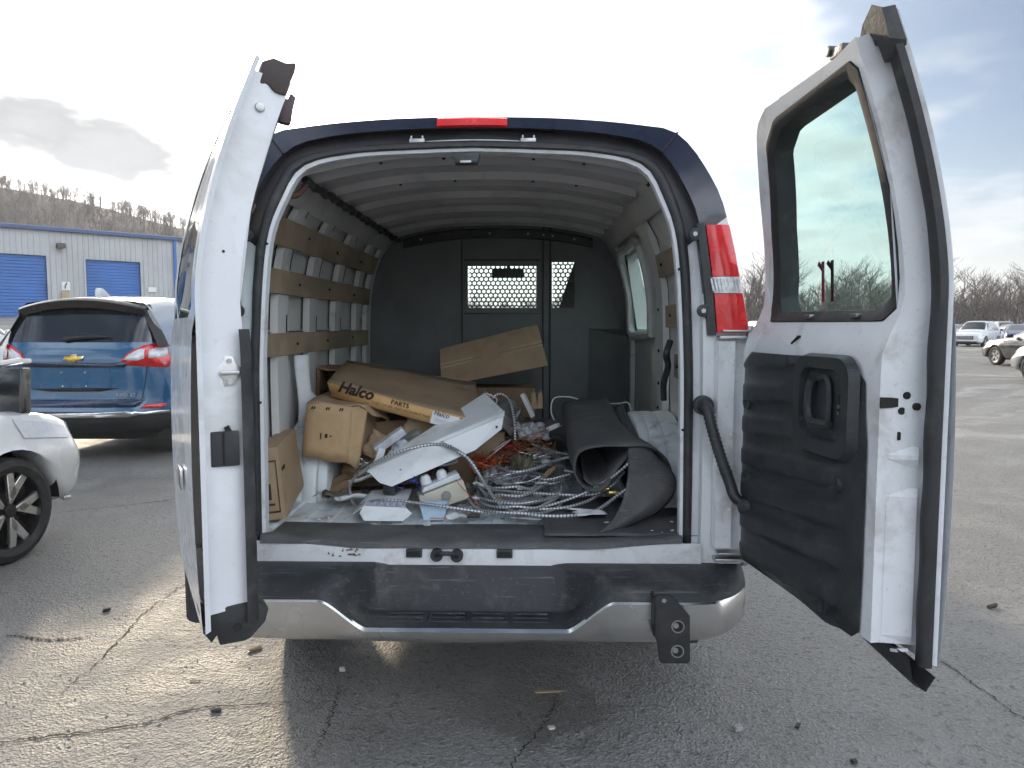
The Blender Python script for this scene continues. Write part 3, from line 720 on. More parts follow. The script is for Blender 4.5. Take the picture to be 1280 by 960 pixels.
m = MB(); m.cyl((.797, -.012, 1.155), .034, .03, 'y', 20); m.build('boot_collar', plastic, bo, bevel=.005)
m = MB(); m.cyl((.925, -.125, .835), .034, .05, Vector((.6, -.5, .2)), 18); m.build('boot_end', plastic, bo, bevel=.008)

# ---- sill, threshold mat, striker
A = []
for x in np.linspace(-.80, .80, 41):
    up = .025 * sstep(abs(x), .35, .75) * (1 if x > 0 else 1.1)
    A.append([(x, .10, FZ - .006), (x, .012, FZ - .004 + up * .3), (x, -.010, FZ - .012 + up), (x, -.014, FZ - .05), (x, -.01, .575), (x, .05, .56)])
m = MB(); m.grid(A); sill = m.build('door_sill', jamb_white, van, smooth=True, ang=30)
rust = pm('rust_scrape', (.12, .075, .05), .8, var=.4, vscale=40)
for k in range(16):
    x = random.uniform(-.50, -.38); m = MB(); z = random.uniform(.618, .645)
    m.add([(x, -.0165, z), (x + random.uniform(.004, .02), -.0165, z + random.uniform(-.003, .003)), (x + random.uniform(.002, .012), -.0165, z + random.uniform(.002, .012))], [(0, 1, 2)]); m.build('rust_scrape', rust, sill)
for x in (-.195, .12):
    m = MB(); m.box((x, -.018, .636), (.056, .014, .030)); h = m.build('sill_socket', plastic, van, bevel=.004)
    m = MB(); m.box((x, -.0255, .636), (.042, .004, .018)); m.build('socket_hole', slot_dark, h)
m = MB(); m.cyl((-.115, -.024, .632), .022, .02, 'y', 14); m.cyl((-.045, -.024, .630), .022, .02, 'y', 14); m.tube(catmull([(-.115, -.03, .632), (-.10, -.055, .645), (-.08, -.06, .648), (-.06, -.055, .645), (-.045, -.03, .630)], 14), .008, 8); m.build('door_striker', rubber, van, smooth=True)
A = []
for x in np.linspace(-.735, .735, 60):
    e = .006 * math.sin(x * 9) + .004 * math.sin(x * 23 + 1)
    b_ = .235 + .010 * math.sin(x * 7 + 1) + (.02 if x < -.4 else 0)
    drop = .004 + .005 * math.sin(x * 5 + .5) + .006 * sstep(-x, .2, .4)
    up = .025 * sstep(abs(x), .35, .75)
    A.append([(x, b_, FZ + .006), (x, b_ - .004, FZ + .012), (x, .12, FZ + .013 + e * .3), (x, .0 + e, FZ + .014 + up), (x, -.012 + e, FZ + .004 + up), (x, -.016 + e, FZ - drop + up * .7)])
m = MB(); m.grid(A); m.build('threshold_mat', mat_rubber, van, smooth=True, ang=60)

# ---- rear bumper: black step pad over a bright face bar
def bx_w(x): t = min(1, max(0, (abs(x) - .285) / .15)); return 1 - (.75 * t + .25 * t * t * (3 - 2 * t))          # 1 in the step recess
def bx_w2(x): t = min(1, max(0, (abs(x) - .335) / .14)); return 1 - (.7 * t + .3 * t * t * (3 - 2 * t))
xsb = np.concatenate([np.linspace(-.95, -.55, 15), np.linspace(-.53, .53, 61), np.linspace(.55, .95, 15)])
padE = [(.06, .605), (-.04, .602), (-.12, .590), (-.165, .570), (-.186, .545), (-.188, .530)]
padS = [(.06, .605), (.0, .603), (-.015, .59), (-.045, .440), (-.175, .438), (-.188, .432)]
def bump_curve(x):                                        # the ends sweep forward
    t = max(0, (abs(x) - .70) / .25); return .16 * t ** 3
A = []; B = []
for x in xsb:
    w = bx_w(x); c = bump_curve(x)
    row = []
    for k, ((ye, ze), (ys_, zs_)) in enumerate(zip(padE, padS)):
        wk = w if k < 3 else bx_w2(x)
        row.append((x, ye + (ys_ - ye) * wk + c, ze + (zs_ - ze) * wk))
    A.append(row)
    y5, z5 = row[-1][1], row[-1][2]
    zl = .394 - .016 * (1 - abs(x)) if abs(x) < 1 else .40
    rise = .02 * max(0, (abs(x) - .6) / .35) ** 2
    B.append([(x, y5 + .004, z5 + .004), (x, y5 - .006, z5 - .006), (x, -.190 + c, z5 * .5 + (zl + rise) * .5), (x, -.184 + c, zl + .016 + rise), (x, -.165 + c, zl + rise), (x, -.05 + c, zl + .01 + rise)])
for s in (0, -1):                                         # wrap the ends round to the body sides
    e = A[s]; sx = 1 if s else -1
    ext = [[(sx * (.95 + .035 * t), p[1] + .03 + .30 * t, p[2]) for p in e] for t in (.35, .7, 1.0)]
    eb = B[s]; extb = [[(sx * (.95 + .035 * t), p[1] + .03 + .30 * t, p[2]) for p in eb] for t in (.35, .7, 1.0)]
    if s: A += ext; B += extb
    else: A = ext[::-1] + A; B = extb[::-1] + B
m = MB(); m.grid(A); bp = m.build('rear_bumper', bumper_black, van, smooth=True, ang=60)
m = MB(); m.grid(B); m.build('bright_face_bar', chrome, bp, smooth=True, ang=45)
tread_m = pm('tread_ridge', (.036, .039, .044), .45, var=.2, dirt=(.2, .2, .2), dirt_amt=.5, dscale=20)
for (x0, x1) in ((-.275, -.145), (-.135, -.005), (.005, .135), (.145, .275)):
    for yy, zz in ((-.075, .4435), (-.105, .441), (-.135, .4385)):
        m = MB(); m.box(((x0 + x1) / 2, yy, zz), (x1 - x0 - .012, .008, .006)); m.build('tread_ridge', tread_m, bp, bevel=.002, seg=1)
for x in (-.13, 0, .13):
    m = MB(); m.box((x, -.105, .4415), (.008, .07, .006), (R(5), 0, 0)); m.build('tread_ridge', tread_m, bp, bevel=.002, seg=1)
# hitch-side step bracket bolted through the bumper, at right of centre
hb = MB()
plate = [(.605, .575), (.655, .575), (.715, .508), (.718, .362), (.712, .352), (.628, .352), (.620, .362), (.612, .42), (.605, .44)]
hb.prism(plate, 0, .012, frame_M((0, -.235, 0), (1, 0, 0), (0, 0, 1)))
hb.box((.607, -.19, .50), (.012, .10, .125)); hb.box((.70, -.19, .44), (.012, .09, .12))
hbo = hb.build('tow_bracket', pm('bracket_black', (.02, .021, .022), .55, var=.25, vscale=15, bump=.1, bscale=120, dirt=(.08, .07, .06), dirt_amt=.4), van, bevel=.003)
for z in (.474, .393):
    m = MB(); m.lathe([(.017, -.001), (.021, -.001), (.021, .003), (.017, .003)], (.677, -.248, z), 'y', 18); m.build('bolt_rim', steel, hbo)
    m = MB(); m.cyl((.677, -.2485, z), .017, .002, 'y', 16); hh = m.build('bolt_hole', slot_dark, hbo)
    m = MB(); m.cyl((.670, -.2505, z + .004), .009, .003, 'y', 10); m.build('bolt_end', steel, hbo)
m = MB(); m.cyl((.632, -.246, .558), .007, .006, 'y', 8); m.build('bracket_bolt', steel, hbo)
m = MB(); m.box((.74, -.05, .375), (.08, .08, .05)); m.build('bumper_mount', rubber, van, bevel=.01)
m = MB(); m.box((-.80, -.02, .46), (.24, .14, .12)); m.build('bumper_mount', frame_dark, van, bevel=.02)

# ---- cargo floor: pressed ribs running fore and aft
xs = []; zs = []
x = -.86; 
while x < .86:
    for dx_, zz in ((0, 0), (.045, 0), (.052, .008), (.088, .008), (.095, 0)):
        xs.append(x + dx_); zs.append(FZ - .006 + zz)
    x += .097
m = MB(); m.grid([[(a_, y, b_) for a_, b_ in zip(xs, zs)] for y in (.02, .8, 1.6, 2.46)]); m.build('cargo_floor', floor_white, van)

# ---- inner walls
QI = [(.845, .655), (.845, 1.0), (.845, 1.30), (.832, 1.60), (.788, 1.80), (.715, 1.94), (.63, 2.03)]
QR = QI
def wall_rows(off, ylist, s, z0=.655, z1=2.03, n=20):
    C_ = catmull(QI, 40); zz = np.linspace(z0, z1, n); out = []
    for y in ylist:
        out.append([(s * (np.interp(z, C_[:, 1], C_[:, 0]) + off), y + (lean(z) if y < .1 else 0), z) for z in zz])
    return out
def wall_x(z):
    C_ = catmull(QI, 40); return float(np.interp(z, C_[:, 1], C_[:, 0]))
m = MB(); m.grid(wall_rows(.035, (.07, .6, 1.2, 1.8, 2.46), -1)); lw = m.build('inner_wall', liner_white, van, smooth=True)
# right wall with the window cut out
yl = [.07, .40, .95, 1.40, 2.10, 2.46]; zl_ = [.655, .9, 1.15, 1.40, 1.62, 1.83, 1.93, 2.03]
m = MB(); A = [[(wall_x(z) + .03, y + (lean(z) if y < .1 else 0), z) for z in zl_] for y in yl]
m.grid(A, skip=lambda i, j: i == 3 and j in (3, 4)); rw = m.build('inner_wall', liner_white, van, smooth=True)
# window reveal on the right
rev = [(1.40, 1.40), (2.10, 1.40), (2.10, 1.83), (1.40, 1.83)]
m = MB(); m.grid([[(wall_x(z) + .028, y, z) for y, z in rev], [(.955 if z < 1.6 else .872, y, z) for y, z in rev]], closed_v=True); m.build('window_reveal', liner_white, van)
m = MB(); fr = [(wall_x(z) - .002, y, z) for y, z in [(1.36, 1.38), (1.75, 1.37), (2.13, 1.38), (2.14, 1.6), (2.12, 1.84), (1.75, 1.855), (1.37, 1.84), (1.35, 1.6)]]
m.tube(catmull(fr + fr[:1], 40)[:-1], .026, 8, closed=True); m.build('window_trim', liner_white, van, smooth=True)
# ribs: hollow uprights with slots
def rib(y0, w, s, z0=.80, z1=1.95, th=.035, slots=()):
    A = []
    for z in np.linspace(z0, z1, 16):
        x = wall_x(z)
        A.append([(s * (x + th), y0 - w / 2 - .012, z), (s * x, y0 - w / 2, z), (s * x, y0 + w / 2, z), (s * (x + th), y0 + w / 2 + .012, z)])
    m = MB(); m.grid(A); m.add(A[0], [(0, 1, 2, 3)]); m.add(A[-1], [(0, 1, 2, 3)])
    o = m.build('wall_rib', liner_white, van, smooth=True, ang=30)
    for za, zb in slots:
        B_ = [[(s * (wall_x(z) - .002), y0 + w * .30, z), (s * (wall_x(z) - .002), y0 + w * .40, z)] for z in np.linspace(za, zb, 5)]
        mm = MB(); mm.grid(B_); mm.build('rib_slot', slot_dark, o)
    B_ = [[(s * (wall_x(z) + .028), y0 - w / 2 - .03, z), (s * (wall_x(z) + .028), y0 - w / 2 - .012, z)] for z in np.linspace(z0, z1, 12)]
    mm = MB(); mm.grid(B_); mm.build('rib_painted_shade', slot_dark, o)  # flat dark strip painted on the wall as the rib's shade
    return o
for yr in (.62, 1.08, 1.56, 2.06):
    rib(yr, .135, -1, slots=((1.37, 1.47), (1.66, 1.76), (1.88, 1.93)))
rib(2.36, .12, -1, z0=.66)
for yr, w in ((.22, .10), (1.16, .24), (2.30, .22)):
    rib(yr, w, 1, z0=.66, slots=())
for z in (1.02, 1.14, 1.30, 1.5):
    mm = MB(); mm.cyl((wall_x(z) - .003, 1.15, z), .008, .006, 'x', 10); mm.build('rib_hole', slot_dark, van)
m = MB(); A = [[(-(wall_x(1.40) + .03), y, 1.395), (-(wall_x(1.4) + .02), y, 1.40), (-(wall_x(1.4) + .03), y, 1.405)] for y in (.08, 2.4)]; m.grid(A); m.build('panel_crease', liner_white, van)
# wood slats screwed along the walls
grain = []
def slat(y0, y1, z, h, s, inset=.0, nm='wood_slat', tilt=0):
    x0 = wall_x(z) - .010 - inset
    m = MB(); n = 7
    A = []
    sl = (wall_x(z - h / 2) - wall_x(z + h / 2)) * .9
    for t in np.linspace(0, 1, n):
        y = y0 + (y1 - y0) * t; zz = z + tilt * (t - .5); b_ = .004 * math.sin(3 * t)
        A.append([(s * (x0 + sl / 2 + b_ + .018), y, zz - h / 2), (s * (x0 + sl / 2 + b_), y, zz - h / 2), (s * (x0 - sl / 2 + b_), y, zz + h / 2), (s * (x0 - sl / 2 + b_ + .018), y, zz + h / 2)])
    m.grid(A, closed_v=True); m.add(A[0], [(0, 1, 2, 3)]); m.add(A[-1], [(0, 1, 2, 3)])
    o = m.build(nm, wood, van, bevel=.002, seg=1)
    for t in (.02, .12, .32, .55, .8):
        y = y0 + (y1 - y0) * t
        if y1 - y0 > 1 or t in (.12, .8):
            mm = MB(); mm.cyl((s * (x0 - .001), y, z + random.uniform(-.01, .01)), .006, .006, 'x', 8); mm.build('screw', slot_dark, o)
    return o
slat(.10, 2.32, 1.80, .105, -1); slat(.09, 2.32, 1.605, .10, -1); slat(.08, 2.32, 1.345, .095, -1)
slat(.46, 1.02, 1.70, .105, 1); slat(.34, .92, 1.465, .10, 1); slat(.36, .72, 1.24, .10, 1, tilt=.02)
m = MB(); m.tube(catmull([(.80, .62, 1.36), (.78, .60, 1.30), (.80, .66, 1.25), (.79, .70, 1.18), (.80, .75, 1.10)], 24), .014, 7); m.build('torn_trim', frame_dark, van, smooth=True)
# wheel arches
for s in (-1, 1):
    A = []
    for t in np.linspace(0, math.pi, 22):
        AC = .92 if s > 0 else 1.08; cy, cz = AC - .45 * math.cos(t), .655 + .37 * math.sin(t) ** .8
        row = []
        for x, k in ((.86, 1), (.80, 1), (.785, .985), (.77, 1), (.735, 1), (.722, .985), (.71, 1), (.69, .995), (.675, .975), (.668, .93), (.668, .5), (.668, .0)):
            row.append((s * x, AC + (cy - AC) * k, .655 + (cz - .655) * k))
        A.append(row)
    m = MB(); m.grid(A); m.build('wheel_arch', floor_white, van, smooth=True, ang=35)
# ceiling with cross bows, side rails, harness
def cz_(x): return 2.075 - .075 * (abs(x) / .65) ** 2.5
bows = (.33, .78, 1.24, 1.70, 2.14)
A = []
yy = sorted(set([.20, 2.46] + [b_ + o_ for b_ in bows for o_ in (-.10, -.075, -.03, .03, .075, .10)]))
for y in yy:
    dz_ = 0
    for b_ in bows:
        if abs(y - b_) < .08: dz_ = -.028
        if abs(y - b_) < .035: dz_ = -.016
    A.append([(x, y, cz_(x) + dz_ + 0) for x in np.linspace(-.66, .66, 21)])
m = MB(); m.grid(A); m.build('ceiling_panel', ceiling_grey, van, smooth=True, ang=25)
for b_ in bows[:2]:
    for x in (-.36, -.12, .22, .41):
        mm = MB(); mm.cyl((x, b_, cz_(x) - .018), .006, .008, 'z', 8); mm.build('ceiling_hole', slot_dark, van)
for s in (-1, 1):
    A = []
    for y in np.linspace(.25, 2.45, 12):
        A.append([(s * .74, y, 1.90), (s * .715, y, 1.93), (s * .70, y, 1.955), (s * .62, y, 2.03), (s * .585, y, 2.045), (s * .56, y, 2.06)])
    m = MB(); m.grid(A); rl = m.build('roof_rail', ceiling_grey, van, smooth=True, ang=30)
    n = 0 if s < 0 else 3
    for k in range(n):
        y = .34 + k * .25 if s < 0 else .22 + k * .11
        c = Vector((s * .655, y, 1.992)); mm = MB()
        mm.box(c, (.06, .055 if s > 0 else .025, .006), (0, s * R(43), 0)); mm.build('rail_slot', slot_dark, rl)
pts = [(-.636 + .006 * math.sin(k * 1.9), .28 + k * .052, 1.966 + .007 * math.cos(k * 2.7)) for k in range(41)]
m = MB(); m.tube(catmull(pts, 120), [.014 + .004 * (math.sin(k * .9) > .6) for k in range(120)], 7); hn = m.build('roof_harness', frame_dark, van, smooth=True)
m = MB(); m.tube(catmull([(-.68, .21, 1.90), (-.66, .24, 1.905), (-.645, .27, 1.93), (-.636, .30, 1.96)], 20), .012, 7); m.build('harness_end', pm('harness_rust', (.12, .06, .05), .6), hn, smooth=True)
# bulkhead behind the seats with its perforated windows
PY = 2.44
def part_top(x): return cz_(x) - .05
m = MB(); A = []
TH = .004
xs_p = [-.88, -.7, -.5, -.235, -.196, .253, .30, .352, .357, .506, .60, .75, .88]
zs_p = [.655, 1.0, 1.40, 1.537, 1.81, 1.835, 2.2]
def clampz(x, z): return min(z, cz_(x) + .02 if abs(x) < .66 else 2.0)
rows = [[(x, PY, clampz(x, z)) for z in zs_p] for x in xs_p]
def sk(i, j):
    if i == 4 and j == 3: return True
    if i == 8 and j in (3, 4): return True
    return False
m.grid(rows, skip=sk); bk = m.build('bulkhead', partition_m, van, solid=.004)
def perforated(x0, x1, z0, z1, pitch, rr, keep):
    """hexagonal cells, each a hexagon of metal with a round hole"""
    m = MB(); dzr = pitch * math.sqrt(3) / 2; row = 0; z = z0 + pitch / 2
    hexr = pitch / math.sqrt(3)
    while z < z1 - pitch * .3:
        x = x0 + pitch / 2 + (pitch / 2 if row % 2 else 0)
        while x < x1 - pitch * .3:
            outer = [(x + hexr * math.cos(R(30 + 60 * k)), z + hexr * math.sin(R(30 + 60 * k))) for k in range(6)]
            o12 = []
            for k in range(6):
                p, q_ = outer[k], outer[(k + 1) % 6]; o12 += [p, ((p[0] + q_[0]) / 2, (p[1] + q_[1]) / 2)]
            if keep(x, z):
                inn = [(x + rr * math.cos(R(30 + 30 * k)), z + rr * math.sin(R(30 + 30 * k))) for k in range(12)]
                V = [(p[0], PY - .002, p[1]) for p in o12] + [(p[0], PY - .002, p[1]) for p in inn]
                m.add(V, [(k, (k + 1) % 12, 12 + (k + 1) % 12, 12 + k) for k in range(12)])
            else:
                m.add([(p[0], PY - .002, p[1]) for p in o12], [tuple(range(12))])
            x += pitch
        z += dzr; row += 1
    return m
mesh_m = pm('perforated_steel', (.05, .052, .055), .5, metal=.3, var=.1)
perforated(-.20, .262, 1.522, 1.832, .031, .0116, lambda x, z: True).build('perforated_window', mesh_m, bk)
perforated(.352, .512, 1.522, 1.85, .031, .0116, lambda x, z: True).build('perforated_window', mesh_m, bk)
m = MB(); m.prism([(.515, 1.86), (.62, 1.9), (.62, 1.48), (.385, 1.48)], 0, .05, frame_M((0, PY + .14, 0), (1, 0, 0), (0, 0, 1))); m.build('seat_headrest', mat_rubber, van, bevel=.01)
for x in (-.235, .300, .345):
    m = MB(); m.box((x, PY - .008, 1.36), (.010, .012, 1.40)); m.build('bulkhead_seam', frame_dark, bk, bevel=.003, seg=1)
for z in (1.50, 1.85):
    m = MB(); m.box((.03, PY - .006, z), (.50, .006, .012)); m.build('bulkhead_seam', frame_dark, bk)
m = MB(); A = [[(x, PY - .004, cz_(x) - .085), (x, PY - .03, cz_(x) - .08), (x, PY - .03, cz_(x) - .03), (x, PY - .004, cz_(x) - .02)] for x in np.linspace(-.62, .62, 15)]; m.grid(A); m.build('bulkhead_flange', frame_dark, bk)
for x in (-.5, -.05, .2, .3, .36, .5):
    mm = MB(); mm.cyl((x, PY - .033, cz_(x) - .055), .007, .006, 'y', 8); mm.build('flange_bolt', steel, bk)
m = MB(); m.cyl((.785, PY - .055, 1.355), .018, .003, 'y', 18); st = m.build('round_sticker', sticker_blue, bk)
m = MB(); m.box((.785, PY - .058, 1.357), (.006, .002, .022)); m.box((.785, PY - .055, 1.325), (.036, .003, .012)); m.build('sticker_print', paper, st)
# the bulkhead's right wing angles back along the side window
m = MB(); m.grid([[(.60, PY - .006, .66), (.60, PY - .006, 1.4), (.60, PY - .006, 1.95)], [(.84, PY - .16, .66), (.84, PY - .16, 1.35), (.83, PY - .02, 1.40)]]); m.build('bulkhead_wing', partition_m, bk)

# ---- rear doors
class Door:
    def __init__(s, hx, hy, sx, deg, W):
        s.h = Vector((hx, hy, 0)); s.W = W
        # sx = +1: right door (closed direction -X); -1: left door (closed direction +X)
        a = R(deg)
        if sx > 0: s.eu = Vector((-math.cos(a), -math.sin(a), 0)); s.en = Vector((math.sin(a), -math.cos(a), 0))
        else: s.eu = Vector((math.cos(a), -math.sin(a), 0)); s.en = Vector((-math.sin(a), -math.cos(a), 0))
        s.sx = sx
    def p(s, u, n, z):
        if n < -.03: n = -.03 + (n + .03) * (1 - (.56 if s.sx > 0 else .08) * sstep(z, 1.34, 1.50))      # the upper half of the door is thinner
        return tuple(s.h + s.eu * u + s.en * (n - lean(z)) + Vector((0, 0, z)))
def door_outline(W, inset, zb, top=2.115, npts=8):
    """u,z outline, counter-clockwise from hinge bottom; the hinge edge follows the body's tumblehome"""
    i = inset
    L = [(i, zb), (W - i, zb)]
    for z in np.linspace(zb + .05, top - .02 - i, 30): L.append((W - i, z))
    L.append((W - i, top - i))
    for u in np.linspace(W - .12, .34, 6): L.append((u, top - .012 - .03 * (1 - u / W) - i))
    c = catmull([(.30, top - .03 - i), (.205 + i * .6, top - .075 - i * .8), (.13 + i, top - .20 - i * .4), (.085 + i, 1.765), (.03 + i, 1.50), (.006 + i, 1.38)], 22)
    L += [tuple(q_) for q_ in c]
    for z in np.linspace(1.34, zb + .05, 14): L.append((i, z))
    return L
def build_door(D, right):
    W = D.W; T = .125
    zb = .625
    win = [(.150, 1.448), (W - .135, 1.448), (W - .104, 1.478), (W - .100, 1.75), (W - .104, 2.005), (W - .125, 2.028), (.335, 2.0), (.255, 1.95), (.165, 1.72), (.122, 1.49)]
    wi = win
    def loop(o, n): return [D.p(u_, n, z) for u_, z in o]
    def ring_between(oa, ob, na, nb, m):
        """skin between two closed outlines with different point counts, by angle from a common centre"""
        cu, cz = .45, 1.35
        def res(o, N=96):
            P_ = np.array(o + [o[0]]); out = []
            ang = np.unwrap(np.arctan2(P_[:, 1] - cu * 0 - 1.72, P_[:, 0] - .43))
            return P_, ang
        return
    # shell built from (u,z) column strips: frame pieces around the window opening
    out0 = door_outline(W, 0, zb); outi = door_outline(W - .052, .018, zb + .035, top=2.095)
    m = MB()
    # end skins are filled polygons with the window cut: triangulated through bmesh
    def skin(outer, inner, n, mname):
        bm = bmesh.new()
        vo = [bm.verts.new((q_[0], q_[1], 0)) for q_ in outer]; vi = [bm.verts.new((q_[0], q_[1], 0)) for q_ in inner]
        E = [bm.edges.new((vo[k], vo[(k + 1) % len(vo)])) for k in range(len(vo))] + [bm.edges.new((vi[k], vi[(k + 1) % len(vi)])) for k in range(len(vi))]
        bmesh.ops.triangle_fill(bm, edges=E, use_beauty=True)
        bmesh.ops.subdivide_edges(bm, edges=[e for e in bm.edges if abs(e.verts[0].co.y - e.verts[1].co.y) > .12], cuts=3, use_grid_fill=True)
        bmesh.ops.triangulate(bm, faces=bm.faces)
        bm.verts.ensure_lookup_table()
        V = [D.p(v_.co.x, n(v_.co.x, v_.co.y) if callable(n) else n, v_.co.y) for v_ in bm.verts]
        F = [[v_.index for v_ in f.verts] for f in bm.faces]
        bm.verts.index_update(); F = [[v_.index for v_ in f.verts] for f in bm.faces]; bm.free()
        return V, F
    bulge = lambda u_, z: .0
    V, F = skin(out0, wi, lambda u_, z: .02 * (1 - ((z - 1.05) / .5) ** 2) if .55 < z < 1.45 else 0.0, ''); m.add(V, F)
    cu = sum(q_[0] for q_ in wi) / len(wi); cz = sum(q_[1] for q_ in wi) / len(wi)
    def sc(o, k): return [(cu + (u_ - cu) * k, cz + (z - cz) * (1 - (1 - k) * .8)) for u_, z in o]
    wo_ = sc(wi, 1.055)
    V, F = skin(outi, wo_, -T, ''); m.add(V, F)
    # hems: outer flange then the thick edge
    hem = door_outline(W - .004, .004, zb + .004); step = door_outline(W - .040, .014, zb + .03, top=2.105)
    def same(a_, n0): return [D.p(u_, n0, z) for u_, z in a_]
    m.grid([same(out0, 0), same(hem, -.014), same(step, -.016), same(outi, -T + .02), same(outi, -T)], closed_v=True)
    m.grid([same(wo_, -T), same(sc(wi, 1.045), -T + .012), same(sc(wi, 1.02), -.09), same(sc(wi, 1.0), -.06), same(wi, 0)], closed_v=True)
    d_ = m.build('rear_door', white_paint if not right else jamb_white, van, smooth=True, ang=32)
    # glass and its black gasket, on the inside face for the right door and flush outside for both
    m = MB()
    def dens(o, n=64): return [tuple(q_) for q_ in np.array([np.array(o[int(t)]) * (1 - t % 1) + np.array(o[(int(t) + 1) % len(o)]) * (t % 1) for t in np.linspace(0, len(o), n, endpoint=False)])]
    gl = dens(sc(wi, 1.0)); m.add([D.p(u_, -.002, z) for u_, z in gl] + [D.p(cu, -.002, cz)], [(k, (k + 1) % 64, 64) for k in range(64)])
    pane = m.build('window_pane', glass_green, d_)
    m = MB()
    m.grid([[D.p(u_, n, z) for u_, z in dens(sc(wi, k))] for k, n in ((1.048, -.112), (1.042, -.132), (.985, -.134), (.92, -.118), (.912, -.050), (.912, -.010), (.935, -.006), (.99, -.005), (1.01, -.006))], closed_v=True)
    m.build('window_gasket', rubber, d_, smooth=True, ang=40)
    # rubber on the meeting edge and along the bottom, torn at the corner
    def seal(pts, w, hgt, nm):
        A = []
        for (u_, z) in pts:
            A.append([(u_, z)])
        return A
    zz = np.linspace(zb - .005, 2.10, 40)
    m = MB(); A = []
    for z in zz:
        wv = .002 * math.sin(z * 31)
        if right: A.append([D.p(W - .036, -.018, z), D.p(W - .034, -.034 + wv, z), D.p(W - .018, -.040 + wv, z), D.p(W - .004, -.030, z), D.p(W - .001, -.012, z)])
        else: A.append([D.p(W - .044, -T + .014, z), D.p(W - .05, -T - .014 + wv, z), D.p(W - .064, -T - .018, z), D.p(W - .085, -T - .012, z), D.p(W - .09, -T + .01, z)])
    if not right: A = [r_ for r_, z in zip(A, zz) if z < 1.42]
    m.grid(A); m.build('edge_seal', rubber, d_, smooth=True, ang=60)
    return d_
DR = Door(1.038, -.02, 1, 98.8, .835)
DL = Door(-1.008, -.02, -1, 61.3, .775)
dr = build_door(DR, True); dl = build_door(DL, False)
tag(dr, 'right rear door swung open with black ribbed trim panel'); tag(dl, 'left rear door seen edge-on with latch plate')

# right door: trim panel with pressed ridges
T = .125
trim_o = [(.035, .675), (.05, .655)]
def trim_poly():
    W = DR.W
    L = [(.04, .66), (.25, .652), (.45, .640), (.60, .635), (W - .155, .642), (W - .115, .662), (W - .108, .8), (W - .108, 1.14), (W - .118, 1.20), (W - .122, 1.29), (W - .145, 1.325), (W - .20, 1.335), (.42, 1.338), (.34, 1.342), (.10, 1.345), (.06, 1.335), (.04, 1.30), (.036, 1.0)]
    return L
tp = trim_poly()
ub = [u_ for u_, z in tp]
m = MB(); A = []
def trim_span(z):
    lo = interp(z, [.655, .70, 1.0, 1.30, 1.345], [.05, .038, .036, .04, .09]); hi = interp(z, [.640, .67, .8, 1.14, 1.20, 1.29, 1.342], [DR.W - .15, DR.W - .112, DR.W - .108, DR.W - .108, DR.W - .118, DR.W - .124, DR.W - .19]); return lo, hi
for z in np.linspace(.645, 1.342, 90):
    lo, hi = trim_span(z); row = []
    for k, t in enumerate(np.linspace(0, 1, 26)):
        u_ = lo + (hi - lo) * t
        ph = ((z - .05 * t - .645) / .105) % 1.0
        ridge = (.018 * sstep(ph, .0, .18) * (1 - sstep(ph, .55, .75)))
        edge = min(1, min(t, 1 - t) * 16); ev = min(1, (z - .645) * 25, (1.342 - z) * 25)
        ridge *= edge * sstep(DR.W - .20 - u_, 0, .03) * (0 if (z > 1.08 and u_ > .38) else 1)
        row.append(DR.p(u_, -T - .004 - .010 * min(edge, ev) - ridge, z))
    A.append(row)
m.grid(A)
tr_ = m.build('trim_panel', plastic, dr, smooth=True, ang=45)
def dpt(D, u_, n, z): return Vector(D.p(u_, n, z))
# handle bezel: raised rounded frame, recessed dish, pull loop
def rrect(u0, u1, z0, z1, r, n=6):
    L = []
    for cu, cz, a0 in ((u1 - r, z1 - r, 0), (u0 + r, z1 - r, 90), (u0 + r, z0 + r, 180), (u1 - r, z0 + r, 270)):
        for k in range(n): t = R(a0 + 90 * k / (n - 1)); L.append((cu + r * math.cos(t), cz + r * math.sin(t)))
    return L
b0 = rrect(.405, .70, 1.075, 1.352, .06); b1 = rrect(.418, .688, 1.088, 1.345, .055); b2 = rrect(.45, .655, 1.125, 1.315, .045); b3 = rrect(.455, .65, 1.13, 1.31, .04)
m = MB(); m.grid([[DR.p(u_, n, z) for u_, z in o] for o, n in ((b0, -T - .010), (b1, -T - .034), (b2, -T - .034), (b3, -T - .012), )], closed_v=True)
m.add([DR.p(u_, -T - .012, z) for u_, z in b3], [tuple(range(len(b3)))]); bz = m.build('handle_bezel', plastic, dr, smooth=True, ang=40)
lp = [(.585, 1.165), (.50, 1.165), (.488, 1.20), (.495, 1.275), (.51, 1.285)]
m = MB(); A = []
for (u_, z), w in zip(catmull([(.60, 1.17), (.55, 1.168), (.51, 1.172), (.495, 1.20), (.497, 1.25), (.512, 1.282)], 22), np.linspace(.010, .014, 22)):
    A.append(DR.p(u_, -T - .030, z))
m.tube(A, .012, 8); m.build('door_handle', plastic, dr, smooth=True)
m = MB(); m.tube([DR.p(u_, -T - .024, z) for u_, z in catmull([(.535, 1.285), (.57, 1.29), (.585, 1.265), (.588, 1.21), (.585, 1.175)], 20)], .008, 8); m.build('handle_rim', plastic, dr, smooth=True)
m = MB(); m.box((0, 0, 0), (.022, .006, .05), M=frame_M(DR.p(.635, -T - .018, 1.225), DR.eu, DR.en)); lk = m.build('lock_slot', slot_dark, dr)
for z in (1.222, 1.205):
    m = MB(); m.cyl(DR.p(.635, -T - .024, z), .005, .006, DR.en, 8); m.build('lock_pin', steel, dr)
